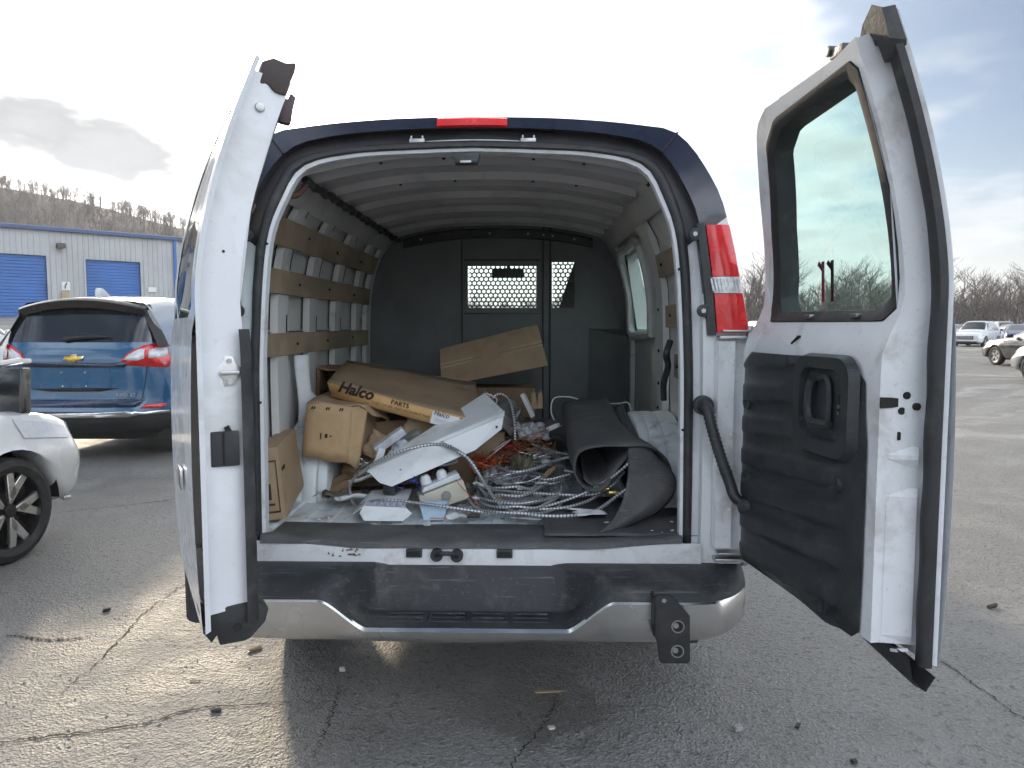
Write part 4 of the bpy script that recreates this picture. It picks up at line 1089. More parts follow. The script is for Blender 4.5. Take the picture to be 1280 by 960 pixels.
for u_, z in ((.10, 1.18), (.10, .93), (.36, .70), (.58, .69), (.62, 1.02)):
    m = MB(); A = [[DR.p(u_ + r_ * math.cos(t), -T - n, z + r_ * math.sin(t)) for t in np.linspace(0, 2 * math.pi, 16, endpoint=False)] for r_, n in ((.026, .012), (.024, .026), (.018, .024), (.001, .020))]
    m.grid(A, closed_v=True); m.build('trim_plug', plastic, dr, smooth=True)
# latch holes on the end face, scrapes, stay bracket
endu = DR.W - .070
def endp(n, z): return Vector(DR.p(endu + .012, n, z))
def end_u(n): return DR.W - .040 - .030 * min(1, max(0, (-n - .016) / .089))
EN = DR.eu
def ep(n, z, out=.002): return Vector(DR.p(end_u(n) - .010 + out, n, z))
for n, z, r_ in ((-.062, 1.262, .009), (-.040, 1.236, .009), (-.072, 1.225, .009)):
    m = MB(); m.cyl(ep(n, z), r_, .008, EN, 14); m.build('latch_hole', slot_dark, dr)
m = MB(); m.box((0, 0, 0), (.012, .022, .008), M=frame_M(ep(-.075, 1.165), DR.en, (0, 0, 1))); m.build('latch_hole', slot_dark, dr, bevel=.003)
m = MB(); m.prism([(-.045, -.013), (-.015, -.012), (.030, -.006), (.036, 0), (.030, .006), (-.015, .012), (-.045, .013)], -.004, .004, frame_M(ep(-.080, 1.245), DR.en, (0, 0, 1))); m.build('latch_slot', slot_dark, dr)
for z0, z1 in ((1.09, 1.14), (.66, 1.04)):
    m = MB(); A = [[tuple(ep(-.105, z0, .001)), tuple(ep(-.03, z0, .001))], [tuple(ep(-.10, z0 + .02, .010)), tuple(ep(-.035, z0 + .02, .010))], [tuple(ep(-.10, z1 - .02, .010)), tuple(ep(-.035, z1 - .02, .010))], [tuple(ep(-.105, z1, .001)), tuple(ep(-.03, z1, .001))]]
    m.grid(A); m.build('end_pressing', jamb_white, dr, smooth=True, ang=20)
m = MB(); m.box((0, 0, 0), (.045, .004, .010), (0, 0, R(30)), M=frame_M(DR.p(.345, -T - .002, 1.385), DR.eu, (0, 0, 1))); m.build('paint_chip', slot_dark, dr)
for u_ in (.37, .60):
    m = MB(); m.box((0, 0, 0), (.035, .010, .02), M=frame_M(DR.p(u_, -T - .012, 1.452), DR.eu, (0, 0, 1))); m.build('window_clip', steel, dr, bevel=.003)
# hand-drawn figures on the glass, seen from behind
grease = pm('marker_black', (.03, .012, .016), .5); grease_r = pm('marker_red', (.20, .03, .05), .5)
for u_, z, mt in ((.295, 1.555, grease_r), (.345, 1.555, grease)):
    m = MB(); F0 = frame_M(DR.p(u_, -.006, z), DR.eu, (0, 0, 1))
    m.box((0, .0, 0), (.014, .12, .002), (0, 0, R(4)), M=F0); m.box((-.016, .046, .0), (.034, .013, .002), (0, 0, R(-38)), M=F0); m.build('marker_figure', mt, dr)
# torn weatherstrip and latch at the top corner
m = MB()
c = [(DR.W - .12, 2.07), (DR.W - .08, 2.105), (DR.W - .03, 2.128), (DR.W + .002, 2.122), (DR.W + .002, 2.05), (DR.W - .02, 2.01), (DR.W - .04, 2.02), (DR.W - .05, 2.055), (DR.W - .085, 2.055)]
m.grid([[DR.p(u_, -.005, z) for u_, z in c], [DR.p(u_, -.055 + .014 * math.sin(k), z - .008 * math.cos(k * 2)) for k, (u_, z) in enumerate(c)]], closed_v=True)
m.add([DR.p(u_, -.005, z) for u_, z in c], [tuple(range(len(c)))]); m.add([DR.p(u_, -.055 + .014 * math.sin(k), z - .008 * math.cos(k * 2)) for k, (u_, z) in enumerate(c)], [tuple(reversed(range(len(c))))])
m.build('corner_rubber', rubber, dr, smooth=True, ang=30)
m = MB(); m.box((0, 0, 0), (.06, .028, .024), M=frame_M(DR.p(DR.W - .19, -.03, 2.088), DR.eu, DR.en)); m.cyl(DR.p(DR.W - .22, -.03, 2.098), .014, .03, DR.en, 10); m.build('upper_latch', plastic, dr, bevel=.006)
# bottom rubber of the right door
m = MB(); A = []
for u_ in np.linspace(.44, DR.W + .002, 16):
    t = (u_ - .44) / (DR.W - .44)
    A.append([DR.p(u_, -.075, .655 - .0 * t), DR.p(u_, -.06, .640 - .055 * t), DR.p(u_, -.028, .628 - .062 * t), DR.p(u_, -.004, .64 - .04 * t)])
m.grid(A); m.build('bottom_rubber', rubber, dr, smooth=True, ang=60)
m = MB(); m.box((0, 0, 0), (.03, .008, .03), (0, 0, R(20)), M=frame_M(DR.p(DR.W - .055, -.06, .645), DR.eu, (0, 0, 1))); m.build('torn_tab', jamb_white, dr, bevel=.002)

# left door: latch plate, black pocket cover, top latch, bottom rubber, seen on its end face
def lu(n): return DL.W - .040 - .030 * min(1, max(0, (-n - .016) / .089))
def lp_(n, z, out=.0): return Vector(DL.p(lu(n) - .010 + out, n, z))
ML = lambda n, z, out=0: frame_M(lp_(n, z, out), -DL.en, (0, 0, 1))
m = MB(); m.prism([(-.014, -.040), (.012, -.036), (.020, -.018), (.030, -.008), (.030, .010), (.016, .020), (.010, .040), (-.012, .040), (-.018, .020), (-.030, .010), (-.030, -.008), (-.018, -.02)], -.002, .006, ML(-.085, 1.305, .006)); pl = m.build('latch_plate', pm('plate_zinc', (.62, .62, .6), .35, metal=.8, var=.15, dirt=(.3, .27, .22), dirt_amt=.5, dscale=30), dl, bevel=.0015)
m = MB(); m.box((.0, .0, .012), (.05, .012, .014), M=ML(-.085, 1.302, .006)); m.build('latch_pin', steel, pl, bevel=.004)
for dz_, dn in ((.028, 0), (-.028, .0)):
    m = MB(); m.cyl((0, dz_, .008), .007, .006, 'z', 10); o = m.build('plate_screw', steel, pl); o.data.transform(ML(-.085, 1.305, .006))
m = MB(); m.box((0, 0, .006), (.072, .094, .012), M=ML(-.068, 1.10, .004)); pk = m.build('end_pocket', rubber, dl, bevel=.004)
m = MB(); m.box((-.004, 0, .014), (.004, .088, .004), M=ML(-.068, 1.10, .004)); m.box((.008, .052, .006), (.014, .016, .01), (0, 0, R(25)), M=ML(-.068, 1.10, .004)); m.build('pocket_ridge', slot_dark, pk)
m = MB(); m.lathe([(.011, 0), (.013, .004), (.011, .009), (.005, .010), (.0005, .010)], (0, 0, 0), 'z', 14); o = m.build('top_bumper_stud', steel, dl, smooth=True); o.data.transform(ML(-.065, 2.0, .004))
m = MB(); c = [(-.045, -.02), (-.02, -.012), (.0, -.03), (.03, -.035), (.04, -.005), (.055, .03), (.06, .055), (.03, .05), (.0, .058), (-.03, .045)]
m.prism(c, -.06, .012, ML(-.075, 2.075, .0)); m.build('corner_rubber', pm('rubber_brown', (.05, .035, .034), .6, var=.3, vscale=14), dl, bevel=.007)
m = MB(); m.prism([(-.012, -.05), (.018, -.055), (.026, -.01), (.034, .02), (.020, .03), (.012, .012), (-.006, .02)], -.03, .0, ML(-.128, 2.03, -.02)); m.build('upper_latch', pm('latch_brown', (.06, .035, .04), .45), dl, bevel=.004)
m = MB(); c = [(-.095, .045), (.055, .045), (.085, .02), (.075, -.015), (.035, -.055), (.02, -.06), (-.045, -.06), (-.05, -.03), (-.065, -.05), (-.085, -.02)]
m.prism(c, -.06, .012, ML(-.085, .625, .0)); br = m.build('bottom_rubber', rubber, dl, bevel=.004)
m = MB(); m.cyl((.002, -.018, .013), .011, .004, 'z', 12); o = m.build('rubber_hole', slot_dark, br); o.data.transform(ML(-.085, .625, .0))
m = MB(); A = [[(-.93 - .10 * math.sin(t), .10 - .17 * math.cos(t), z) for t in np.linspace(0, 1.6, 8)] for z in (.40, .42, .60, .62)]; m.grid(A); m.build('bumper_end_cap', bumper_black, bp, smooth=True)
m = MB(); m.box((0, 0, .0), (.008, .06, .10), M=frame_M(DL.p(.45, .026, .985), DL.en, (0, 0, 1))); m.build('side_badge', chrome, dl, bevel=.003)
for z in (1.44,):
    m = MB(); m.cyl(lp_(-.07, 1.62, .004), .004, .004, DL.eu, 8); m.build('end_plug', slot_dark, dl)
# ------------------------------------------------------------------ clutter in the cargo bay
def hexa(C8, name, mat, label, cat, bevel=.004, jit=.0, seed=0, parent=None, group=None):
    """box from 8 corners: bottom a,b,c,d then top a,b,c,d"""
    m = MB(); n = 5; rr = random.Random(seed)
    C8 = [Vector(c) for c in C8]
    m.add(C8, [(0, 3, 2, 1), (4, 5, 6, 7), (0, 1, 5, 4), (1, 2, 6, 5), (2, 3, 7, 6), (3, 0, 4, 7)])
    o = m.build(name, mat, parent, bevel=bevel, seg=2)
    return tag(o, label, cat, group) if parent is None else o
def obox(o, ex, ey, ez):
    o, ex, ey, ez = map(Vector, (o, ex, ey, ez)); return [o, o + ex, o + ex + ey, o + ey, o + ez, o + ex + ez, o + ex + ey + ez, o + ey + ez]
def quadprint(name, P4, mat, parent, lift=.0015):
    a_, b_, c_, d_ = map(Vector, P4); n_ = (b_ - a_).cross(d_ - a_).normalized() * lift
    m = MB(); m.quad(a_ + n_, b_ + n_, c_ + n_, d_ + n_); m.grid([[a_ + n_ * .2, b_ + n_ * .2, c_ + n_ * .2, d_ + n_ * .2], [a_ + n_, b_ + n_, c_ + n_, d_ + n_]], closed_v=True); return m.build(name, mat, parent)
def sheet(name, rows, mat, label, cat, th=.003, parent=None, smooth=True):
    m = MB(); m.grid(rows); o = m.build(name, mat, parent, smooth=smooth, solid=th, ang=50); o.modifiers['thick'].offset = 0
    return tag(o, label, cat) if parent is None else o
Z0 = FZ + .004

# carton standing by the left jamb (printed frame on its near side)
b1 = empty('carton', (-.80, .45, Z0), 0, 'brown carton with printed black frame standing by the left door pillar', 'box')
def L1(p): return Vector(p) - Vector((-.80, .45, Z0))
c8 = [L1(p) for p in [(-.845, .235, .674), (-.735, .275, .678), (-.765, .62, .735), (-.862, .61, .73), (-.858, .275, .945), (-.772, .305, .957), (-.80, .62, .985), (-.868, .61, .975)]]
hexa(c8, 'shell', cardboard, None, None, parent=b1)
def face_pt(a_, b_, c_, d_, s_, t): return (a_ * (1 - s_) + b_ * s_) * (1 - t) + (d_ * (1 - s_) + c_ * s_) * t
fa = (c8[0], c8[1], c8[5], c8[4])
for s0, s1, t0, t1 in ((.1, .86, .10, .125), (.1, .86, .80, .82), (.83, .86, .125, .80), (.1, .7, .2, .23), (.1, .6, .28, .5)):
    quadprint('printed_line', [face_pt(*fa, s0, t0), face_pt(*fa, s1, t0), face_pt(*fa, s1, t1), face_pt(*fa, s0, t1)], ink, b1, .003)
fb = (c8[1], c8[2], c8[6], c8[5])
quadprint('printed_mark', [face_pt(*fb, .06, .64), face_pt(*fb, .20, .64), face_pt(*fb, .20, .69), face_pt(*fb, .06, .69)], ink, b1, .003)

# torn open carton tipped over the wheel arch
b2 = empty('carton', (-.66, .75, .83), 0, 'torn tan carton with hanging flap tipped over the left wheel arch', 'box')
O2 = Vector((-.66, .75, .83))
a_, b_, c_, d_ = [Vector(p) - O2 for p in ((-.772, .62, .862), (-.582, .63, .832), (-.556, .64, 1.078), (-.745, .62, 1.094))]
e_, f_, g_, h_ = [Vector(p) - O2 for p in ((-.76, .98, .90), (-.50, .90, .86), (-.49, .93, 1.055), (-.74, .98, 1.118))]
def pan(nm, P4, mat=cardboard_light, parent=b2, th=.005):
    A = [[P4[0] + (P4[1] - P4[0]) * s_ + ((P4[3] - P4[0]) + ((P4[2] - P4[1]) - (P4[3] - P4[0])) * s_) * t + Vector((0, 0, .004 * math.sin(7 * s_ + 5 * t))) for s_ in np.linspace(0, 1, 6)] for t in np.linspace(0, 1, 6)]
    m = MB(); m.grid(A); o = m.build(nm, mat, parent, smooth=True, solid=th); o.modifiers['thick'].offset = 0; return o
pan('front_panel', [a_, b_, c_, d_]); pan('side_panel', [b_, f_, g_, c_], cardboard); pan('side_panel', [a_, e_, h_, d_], cardboard_dark); pan('top_panel', [d_, c_, g_, h_], cardboard)
pan('back_panel', [e_, f_, g_, h_], cardboard_dark)
pan('flap', [b_ + Vector((0, .0, -.002)), b_ + Vector((.045, .03, -.03)), c_ + Vector((.055, .05, -.02)), c_], cardboard_light)
pan('flap', [c_ + Vector((.01, .05, .0)), g_ + Vector((.03, -.05, .02)), g_ + Vector((.05, -.02, -.075)), c_ + Vector((.08, .08, -.05))], cardboard)
fp = (a_, b_, c_, d_)
for s_, t, w, h in ((.46, .40, .06, .07), (.36, .36, .025, .12), (.58, .42, .03, .03)):
    quadprint('printed_mark', [face_pt(*fp, s_, t), face_pt(*fp, s_ + w, t), face_pt(*fp, s_ + w, t + h), face_pt(*fp, s_, t + h)], ink, b2, .006)
for s_ in (.10, .42, .72):
    for k in (0, .05): quadprint('printed_mark', [face_pt(*fp, s_ + k, .90), face_pt(*fp, s_ + k + .03, .90), face_pt(*fp, s_ + k + .05, .95), face_pt(*fp, s_ + k + .02, .95)], ink, b2, .006)

# long flat carton on top of the heap, lettered along its edge
O3 = Vector((-.37, .75, .94)); b3 = empty('long_carton', O3, 0, 'long flat carton lettered Halco along its orange edge atop the heap', 'box')
b3['label'] = 'long flat brown carton with large dark lettering along its edge, atop the heap'
p00, p10 = Vector((-.684, .79, 1.106)) - O3, Vector((-.052, .70, .952)) - O3
p01, p11 = Vector((-.702, .79, 1.172)) - O3, Vector((-.020, .70, 1.008)) - O3
q01, q11 = Vector((-.745, 1.36, 1.245)) - O3, Vector((-.065, 1.30, 1.130)) - O3
q00, q10 = q01 + (p00 - p01) * 1.0, q11 + (p10 - p11) * 1.0
m = MB()
def bil(P4, nu, nv, sag=0): return [[face_pt(*P4, s_, t) + Vector((0, 0, -sag * math.sin(math.pi * s_) * math.sin(math.pi * t) + .003 * math.sin(9 * s_ + 4 * t))) for s_ in np.linspace(0, 1, nu)] for t in np.linspace(0, 1, nv)]
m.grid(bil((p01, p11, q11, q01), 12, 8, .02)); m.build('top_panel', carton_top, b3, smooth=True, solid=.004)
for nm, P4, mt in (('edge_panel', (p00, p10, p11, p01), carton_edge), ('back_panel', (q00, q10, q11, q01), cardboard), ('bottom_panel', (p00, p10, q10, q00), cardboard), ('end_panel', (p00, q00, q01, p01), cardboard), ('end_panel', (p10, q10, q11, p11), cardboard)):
    m = MB(); m.grid(bil(P4, 4, 3)); m.build(nm, mt, b3, smooth=True, solid=.003)
ex = (p10 - p00).normalized(); ey = (p01 - p00)
def on_edge(s_, t, lift=.004): 
    n_ = ex.cross(ey).normalized(); return face_pt(p00, p10, p11, p01, s_, t) + n_ * lift
text_part('lettering', 'Halco', .070, frame_M(on_edge(.05, .30), ex, ey), ink, b3, shear=.3, bold=.0026)
text_part('lettering', 'PARTS', .030, frame_M(on_edge(.43, .52), ex, ey), ink, b3, bold=.0005)
text_part('lettering', 'TUBE OF IFF  REPLACEMENT PARTS', .019, frame_M(on_edge(.29, .22), ex, ey), pm('ink_faint', (.25, .15, .075), .7), b3)
lab = quadprint('paper_label', [on_edge(.715, .02), on_edge(.995, .02), on_edge(.995, .88), on_edge(.715, .93)], paper, b3, .003)
text_part('label_print', 'Halco', .030, frame_M(on_edge(.725, .58, .009), ex, ey), ink, b3, shear=.2)
text_part('label_print', 'E175', .034, frame_M(on_edge(.90, .45, .009), ex, ey), ink, b3)
for k in range(3): quadprint('label_print', [on_edge(.74, .40 - .1 * k, .006), on_edge(.85, .40 - .1 * k, .006), on_edge(.85, .43 - .1 * k, .006), on_edge(.74, .43 - .1 * k, .006)], pm('ink_blue', (.35, .45, .6), .6), b3, .002)
for s_, t in ((.90, .72), (.93, .74), (.87, .73)):
    pp = face_pt(p01, p11, q11, q01, s_, t) + Vector((0, 0, .004)); m = MB(); m.prism([(-.012, -.008), (.014, -.004), (.006, .012), (-.01, .008)], 0, .001, Matrix.Translation(pp)); m.build('tear', cardboard_dark, b3)
for t_ in (.06, .12):
    quadprint('flap_seam', [face_pt(p01, p11, q11, q01, .02, t_) + Vector((0, 0, -.012)), face_pt(p01, p11, q11, q01, .98, t_) + Vector((0, 0, -.012)), face_pt(p01, p11, q11, q01, .98, t_ + .008) + Vector((0, 0, -.012)), face_pt(p01, p11, q11, q01, .02, t_ + .008) + Vector((0, 0, -.012))], cardboard_dark, b3, .004) if t_ < .1 else None
# carton underneath that carries it
hexa(obox((-.62, .86, Z0 + .01), (.36, .02, .02), (-.02, .40, 0), (0, .01, .30)), 'under_carton', cardboard_dark, 'dark brown carton under the long flat carton', 'box')
hexa(obox((-.18, .98, Z0 + .0), (.26, .04, .0), (-.03, .26, 0), (.01, .01, .25)), 'under_carton', cardboard, 'low carton under the right end of the long flat carton', 'box')
# carton thrown on its side by the bulkhead
O4 = Vector((0, 1.85, Z0)); b4 = empty('carton', (0, 1.85, Z0), 0, 'wide plain brown carton leaning before the bulkhead below the mesh window', 'box')
f0 = [Vector(p) - O4 for p in ((-.291, 1.70, 1.077), (.314, 1.70, 1.196), (.254, 1.78, 1.431), (-.312, 1.80, 1.286))]
back = [p + Vector((-.02, .38, -.02)) for p in f0]
hexa([f0[0], f0[1], back[1], back[0], f0[3], f0[2], back[2], back[3]], 'shell', cardboard, None, None, parent=b4, bevel=.006)
tape_m = pm('packing_tape', (.46, .36, .23), .25, var=.08)
quadprint('packing_tape', [face_pt(*f0, .0, .46), face_pt(*f0, 1.0, .46), face_pt(*f0, 1.0, .60), face_pt(*f0, .0, .60)], tape_m, b4, .004)
quadprint('flap_seam', [face_pt(*f0, .0, .52), face_pt(*f0, 1.0, .52), face_pt(*f0, 1.0, .535), face_pt(*f0, .0, .535)], cardboard_dark, b4, .006)
hexa([Vector(p) - O4 for p in obox((-.26, 1.75, Z0), (.5, .0, 0), (0, .30, 0), (.0, .0, .40))], 'support_carton', cardboard_dark, None, None, parent=b4)
bpy.data.objects['support_carton'].parent = None; bpy.data.objects['support_carton'].location = O4
tag(bpy.data.objects['support_carton'], 'dark carton hidden under the carton by the bulkhead', 'box'); bpy.data.objects['support_carton'].name = 'under_carton'
# open dark box at the wall
O5 = Vector((-.76, 1.15, 1.04)); b5 = empty('open_box', O5, 0, 'small open cardboard box on its side against the left wall', 'box')
a_, b_, c_, d_ = [Vector(p) - O5 for p in ((-.835, 1.10, 1.075), (-.735, 1.12, 1.06), (-.72, 1.12, 1.195), (-.83, 1.10, 1.215))]
bk4 = [p + Vector((.0, .20, .01)) for p in (a_, b_, c_, d_)]
for P4, nm in (((a_, b_, bk4[1], bk4[0]), 'panel'), ((b_, c_, bk4[2], bk4[1]), 'panel'), ((c_, d_, bk4[3], bk4[2]), 'panel'), ((d_, a_, bk4[0], bk4[3]), 'panel'), (tuple(bk4), 'panel')): pan(nm, list(P4), cardboard_dark, b5)
pan('flap', [b_ + Vector((.0, -.002, .0)), b_ + Vector((.06, -.05, -.01)), c_ + Vector((.06, -.05, .0)), c_], cardboard_dark, b5)
quadprint('paper_label', [b_ + Vector((.012, -.012, .01)), b_ + Vector((.055, -.048, .0)), c_ + Vector((.053, -.048, -.01)), c_ + Vector((.012, -.012, -.02))], paper, b5, .004)
quadprint('label_print', [b_ + Vector((.024, -.030, .03)), b_ + Vector((.044, -.047, .03)), c_ + Vector((.044, -.047, -.04)), c_ + Vector((.024, -.030, -.04))], pm('print_blue', (.12, .16, .32), .6), b5, .006)
hexa(obox((-.84, 1.12, Z0 + .36), (.14, 0, 0), (0, .20, 0), (0, 0, .02)), 'wood_offcut', wood, 'short wood offcut under the small open box', 'wood')

# white sheet-metal channel across the heap
O6 = Vector((-.18, .5, .78)); ch = empty('metal_channel', O6, 0, 'white sheet-metal fixture channel lying aslant across the heap', 'channel')
u0, u1 = Vector((-.455, .45, .836)) - O6, Vector((.100, .62, 1.052)) - O6
l0, l1, l2, l3 = Vector((-.35, .42, .776)) - O6, Vector((-.02, .545, .905)) - O6, Vector((.088, .60, .985)) - O6, Vector((-.40, .425, .79)) - O6
m = MB(); m.add([u0, l3, l0, l1, l2, u1, (u0 + u1) / 2], [(0, 1, 2, 6), (2, 3, 6), (3, 4, 5, 6)]); m.build('side_face', enamel, ch, solid=.003)
t0, t1 = Vector((-.35, .85, .93)) - O6, Vector((-.055, .96, 1.115)) - O6
m = MB(); m.grid([[u0 + Vector((0, -.006, -.012)), u1 + Vector((0, -.006, -.012))], [u0, u1], [u0 + Vector((0, .012, .012)), u1 + Vector((0, .012, .010))], [u0 + Vector((.01, .03, .006)), u1 + Vector((-.005, .03, .005))]]); m.build('rolled_lip', enamel, ch, smooth=True, solid=.003)
m = MB(); m.grid([[u0 + Vector((.01, .03, .006)), u1 + Vector((-.005, .03, .005))], [u0 + Vector((.16, .25, .03)), u1 + Vector((-.10, .32, .055))]]); m.build('top_face', enamel, ch, solid=.003)
nrm6 = (u1 - u0).cross(l0 - u0).normalized(); nrm6 = nrm6 if nrm6.y < 0 else -nrm6
for p, r_ in ((l0 + (u0 - l0) * .22 + Vector((.06, .02, .01)), .005), (l2 + Vector((-.02, -.008, .010)), .005), (l1 + Vector((-.10, -.02, .02)), .004), ((u0 + u1) / 2 + Vector((.06, .0, -.035)), .003)):
    m = MB(); m.cyl(p + nrm6 * .003, r_, .003, nrm6, 10); m.build('punched_hole', slot_dark, ch)

# folded white tray, transformer, blue box, emergency light
O7 = Vector((-.36, .40, Z0)); ty = empty('fixture_tray', O7, 0, 'bent white metal fixture tray lying at the floor edge', 'tray')
m = MB(); V7 = [(-.455, .30, .700), (-.415, .255, .672), (-.275, .255, .672), (-.245, .30, .700), (-.275, .32, .745), (-.44, .32, .745)]
V7 = [(-.452, .285, .70), (-.43, .262, .676), (-.28, .262, .676), (-.248, .285, .70), (-.272, .30, .718), (-.44, .30, .725)]
m.add([Vector(p) - O7 for p in V7], [tuple(range(6))]); m.build('end_face', enamel, ty, solid=.003)
m = MB(); m.grid([[Vector(p) - O7 for p in ((-.44, .30, .722), (-.28, .30, .716))], [Vector(p) - O7 for p in ((-.46, .56, .728), (-.29, .57, .735))]]); m.build('tray_face', enamel, ty, solid=.003)
m = MB(); m.grid([[Vector(p) - O7 for p in ((-.44, .30, .722), (-.46, .56, .728))], [Vector(p) - O7 for p in ((-.485, .32, .690), (-.50, .58, .69))]]); m.build('side_lip', enamel, ty, solid=.003)
for k in range(6):
    m = MB(); m.box(Vector((-.42 + .025 * k, .305, .732)) - O7, (.014, .012, .018), (0, R(12), 0)); m.build('lamp_contact', pm('contact_grey', (.35, .36, .45), .5) if k == 0 else bpy.data.materials['contact_grey'], ty, bevel=.002)
tf = empty('transformer', (-.36, .51, .735), R(-6), 'small black ballast with pale label end on the white tray', 'ballast')
m = MB(); m.box((0, 0, .03), (.052, .12, .055)); m.build('case', plastic, tf, bevel=.003)
m = MB(); m.box((0, 0, .0585), (.046, .085, .004)); m.build('label', pm('label_cream', (.6, .6, .5), .5), tf)
for k in range(4): m = MB(); m.box((-.012 + .008 * k, -.02 + .012 * (k % 2), .0612), (.005, .012, .001)); m.build('label_print', ink, tf)
el_ = empty('emergency_light', (-.145, .52, Z0 + .02), R(18), 'cream emergency light unit with round grey knob on the floor', 'light')
m = MB(); m.prism([(-.10, 0), (.10, 0), (.095, .085), (-.098, .075)], -.05, .05, Matrix.Rotation(R(90), 4, 'X') @ Matrix.Rotation(R(0), 4, 'Z')); m.build('housing', beige, el_, bevel=.008)
m = MB(); m.cyl((.01, -.054, .042), .020, .012, 'y', 18); m.build('knob', pm('knob_grey', (.28, .27, .26), .5), el_, bevel=.003)
m = MB(); m.prism([(-.085, .08), (.09, .09), (.085, .115), (-.07, .10)], -.04, .04, Matrix.Rotation(R(90), 4, 'X')); m.build('top_reflector', enamel, el_, bevel=.006)
for x in (-.05, .02): m = MB(); m.lathe([(.001, .145), (.014, .142), (.022, .130), (.024, .105)], (x, .0, 0), 'z', 14); m.build('lamp_head', enamel, el_, smooth=True)
el_.rotation_euler = (0, R(-16), R(14))
pb = empty('blue_box', (-.172, .37, Z0), R(4), 'pale blue plastic electrical box with open top', 'box')
m = MB(); c = [(-.055, -.03), (.055, -.03), (.055, .04), (-.055, .04)]
m.grid([[(x * .72, y * .8 - .015, .0) for x, y in c], [(x, y, .055) for x, y in c]], closed_v=True); m.add([(x * .72, y * .8 - .015, 0) for x, y in c], [(0, 1, 2, 3)]); m.build('shell', paleblue, pb, solid=.003)
m = MB(); m.grid([[(x * 1.08, y * 1.08, .056) for x, y in c], [(x * .95, y * .9, .056) for x, y in c]], closed_v=True); m.build('rim', paleblue, pb, solid=.003)

# flexible conduit coils
def conduit(pts, r_, name, label, closed=False, seed=1):
    P_ = np.array(pts); L = np.sum(np.linalg.norm(np.diff(P_, axis=0), axis=1)); n = int(max(60, L / .0045)); C_ = catmull(pts, n)
    m = MB(); m.tube(C_, [r_ * .92 * (.80 if k % 3 == 0 else 1.0) for k in range(n)], 7); m.MI = [(1 if (f // 7) % 3 == 2 else 0) for f in range(len(m.F))]; o = m.build(name, [galv, galv_shade], smooth=True, ang=70)
    return tag(o, label, 'conduit', 'flexible conduit heaped on the cargo floor')
rnd = random.Random(21)
def loops(cx, cy, cz, rx, ry, n, tilt=0, seed=0, wob=.012, dz_=.008):
    rr = random.Random(seed); out = []
    ph = rr.uniform(0, 6.28)
    for k in range(int(n * 14)):
        t = 2 * math.pi * k / 14 + ph; f = 1 + .14 * math.sin(k / 14 * 2.1 + seed) + rr.uniform(-.02, .02)
        out.append((cx + rx * f * math.cos(t), cy + ry * f * math.sin(t), cz + dz_ * k / 14 + rr.uniform(0, wob) + tilt * math.cos(t)))
    return out
conduit([(-.02, .60, .80), (-.08, .52, .90), (-.17, .44, .945), (-.30, .40, .925), (-.42, .42, .87), (-.53, .50, .78), (-.545, .54, .715), (-.50, .44, .69), (-.40, .345, .735), (-.30, .33, .738), (-.10, .32, .715), (.07, .34, .69), (.24, .38, .70), (.40, .44, .735), (.52, .44, .80), (.60, .42, .87), (.63, .46, .91)], .0075, 'flexible_conduit', 'long flexible steel conduit arching over the white channel and back')
conduit(loops(.17, .62, .70, .165, .24, 3.4, seed=3) + [(.40, .48, .73), (.52, .46, .76), (.60, .52, .82)], .0078, 'flexible_conduit', 'large coil of flexible steel conduit in the middle of the floor')
conduit([(-.16, .52, .94), (-.05, .50, .88), (.02, .46, .79), (.10, .36, .71), (.22, .27, .70), (.36, .26, .70), (.46, .33, .70), (.55, .40, .74), (.62, .42, .80), (.61, .46, .88)], .0085, 'flexible_conduit', 'flexible steel conduit curving from the channel into the rolled mat')
conduit(loops(.30, .86, .735, .11, .20, 2.6, seed=8) + [(.38, .66, .78)], .007, 'flexible_conduit', 'small coil of flexible conduit behind the large coil')
conduit([(.06, .74, .80), (.14, .66, .79), (.24, .70, .80), (.33, .78, .82), (.42, .80, .84)], .009, 'flexible_conduit', 'short straight length of conduit pointing into the rolled mat')
conduit(loops(.16, .55, .69, .19, .27, 2.3, seed=14, wob=.02), .0072, 'flexible_conduit', 'loose outer coil of conduit flat on the white floor')
conduit([(.03, 1.0, .95), (.02, 1.08, 1.05), (.06, 1.10, 1.09), (.11, 1.08, 1.06), (.135, 1.02, .97), (.14, .98, .88)], .007, 'bent_conduit', 'pale bent conduit hoop standing up behind the wires')
# brass fittings at the mat mouth
for k, (x, y, z) in enumerate(((.505, .44, .765), (.545, .43, .752))):
    m = MB(); m.lathe([(.006, -.02), (.012, -.018), (.012, -.002), (.017, 0), (.017, .010), (.010, .012), (.010, .022), (.006, .022)], (x, y, z), 'x', 12); tag(m.build('brass_fitting', brass, smooth=True, ang=30), ('brass conduit fitting left of its twin in the mat mouth', 'brass conduit fitting right of its twin in the mat mouth')[k], 'fitting')

# wire tangles
def tangle(c, r_, n, mat, name, label, seed, thick=.0022, flat=.6):
    rr = random.Random(seed); m = MB()
    for k in range(n):
        p = Vector((rr.uniform(-1, 1), rr.uniform(-1, 1), rr.uniform(-1, 1))); pts = []
        for j in range(9):
            p = p * .35 + Vector((rr.uniform(-1, 1), rr.uniform(-1, 1), rr.uniform(-1, 1))) * .75
            pts.append((c[0] + p.x * r_[0], c[1] + p.y * r_[1], max(Z0 + .004, c[2] + p.z * r_[2])))
        m.tube(catmull(pts, 44), thick, 4, caps=False)
    return tag(m.build(name, mat, smooth=True), label, 'wires')
tangle((.0, .88, .78), (.075, .10, .06), 14, orange_wire, 'orange_wires', 'orange wire tangle heaped between channel and conduit coil', 3)
tangle((.10, .98, .82), (.07, .08, .05), 8, red_wire, 'red_wires', 'red wire tangle just behind the orange one', 5)
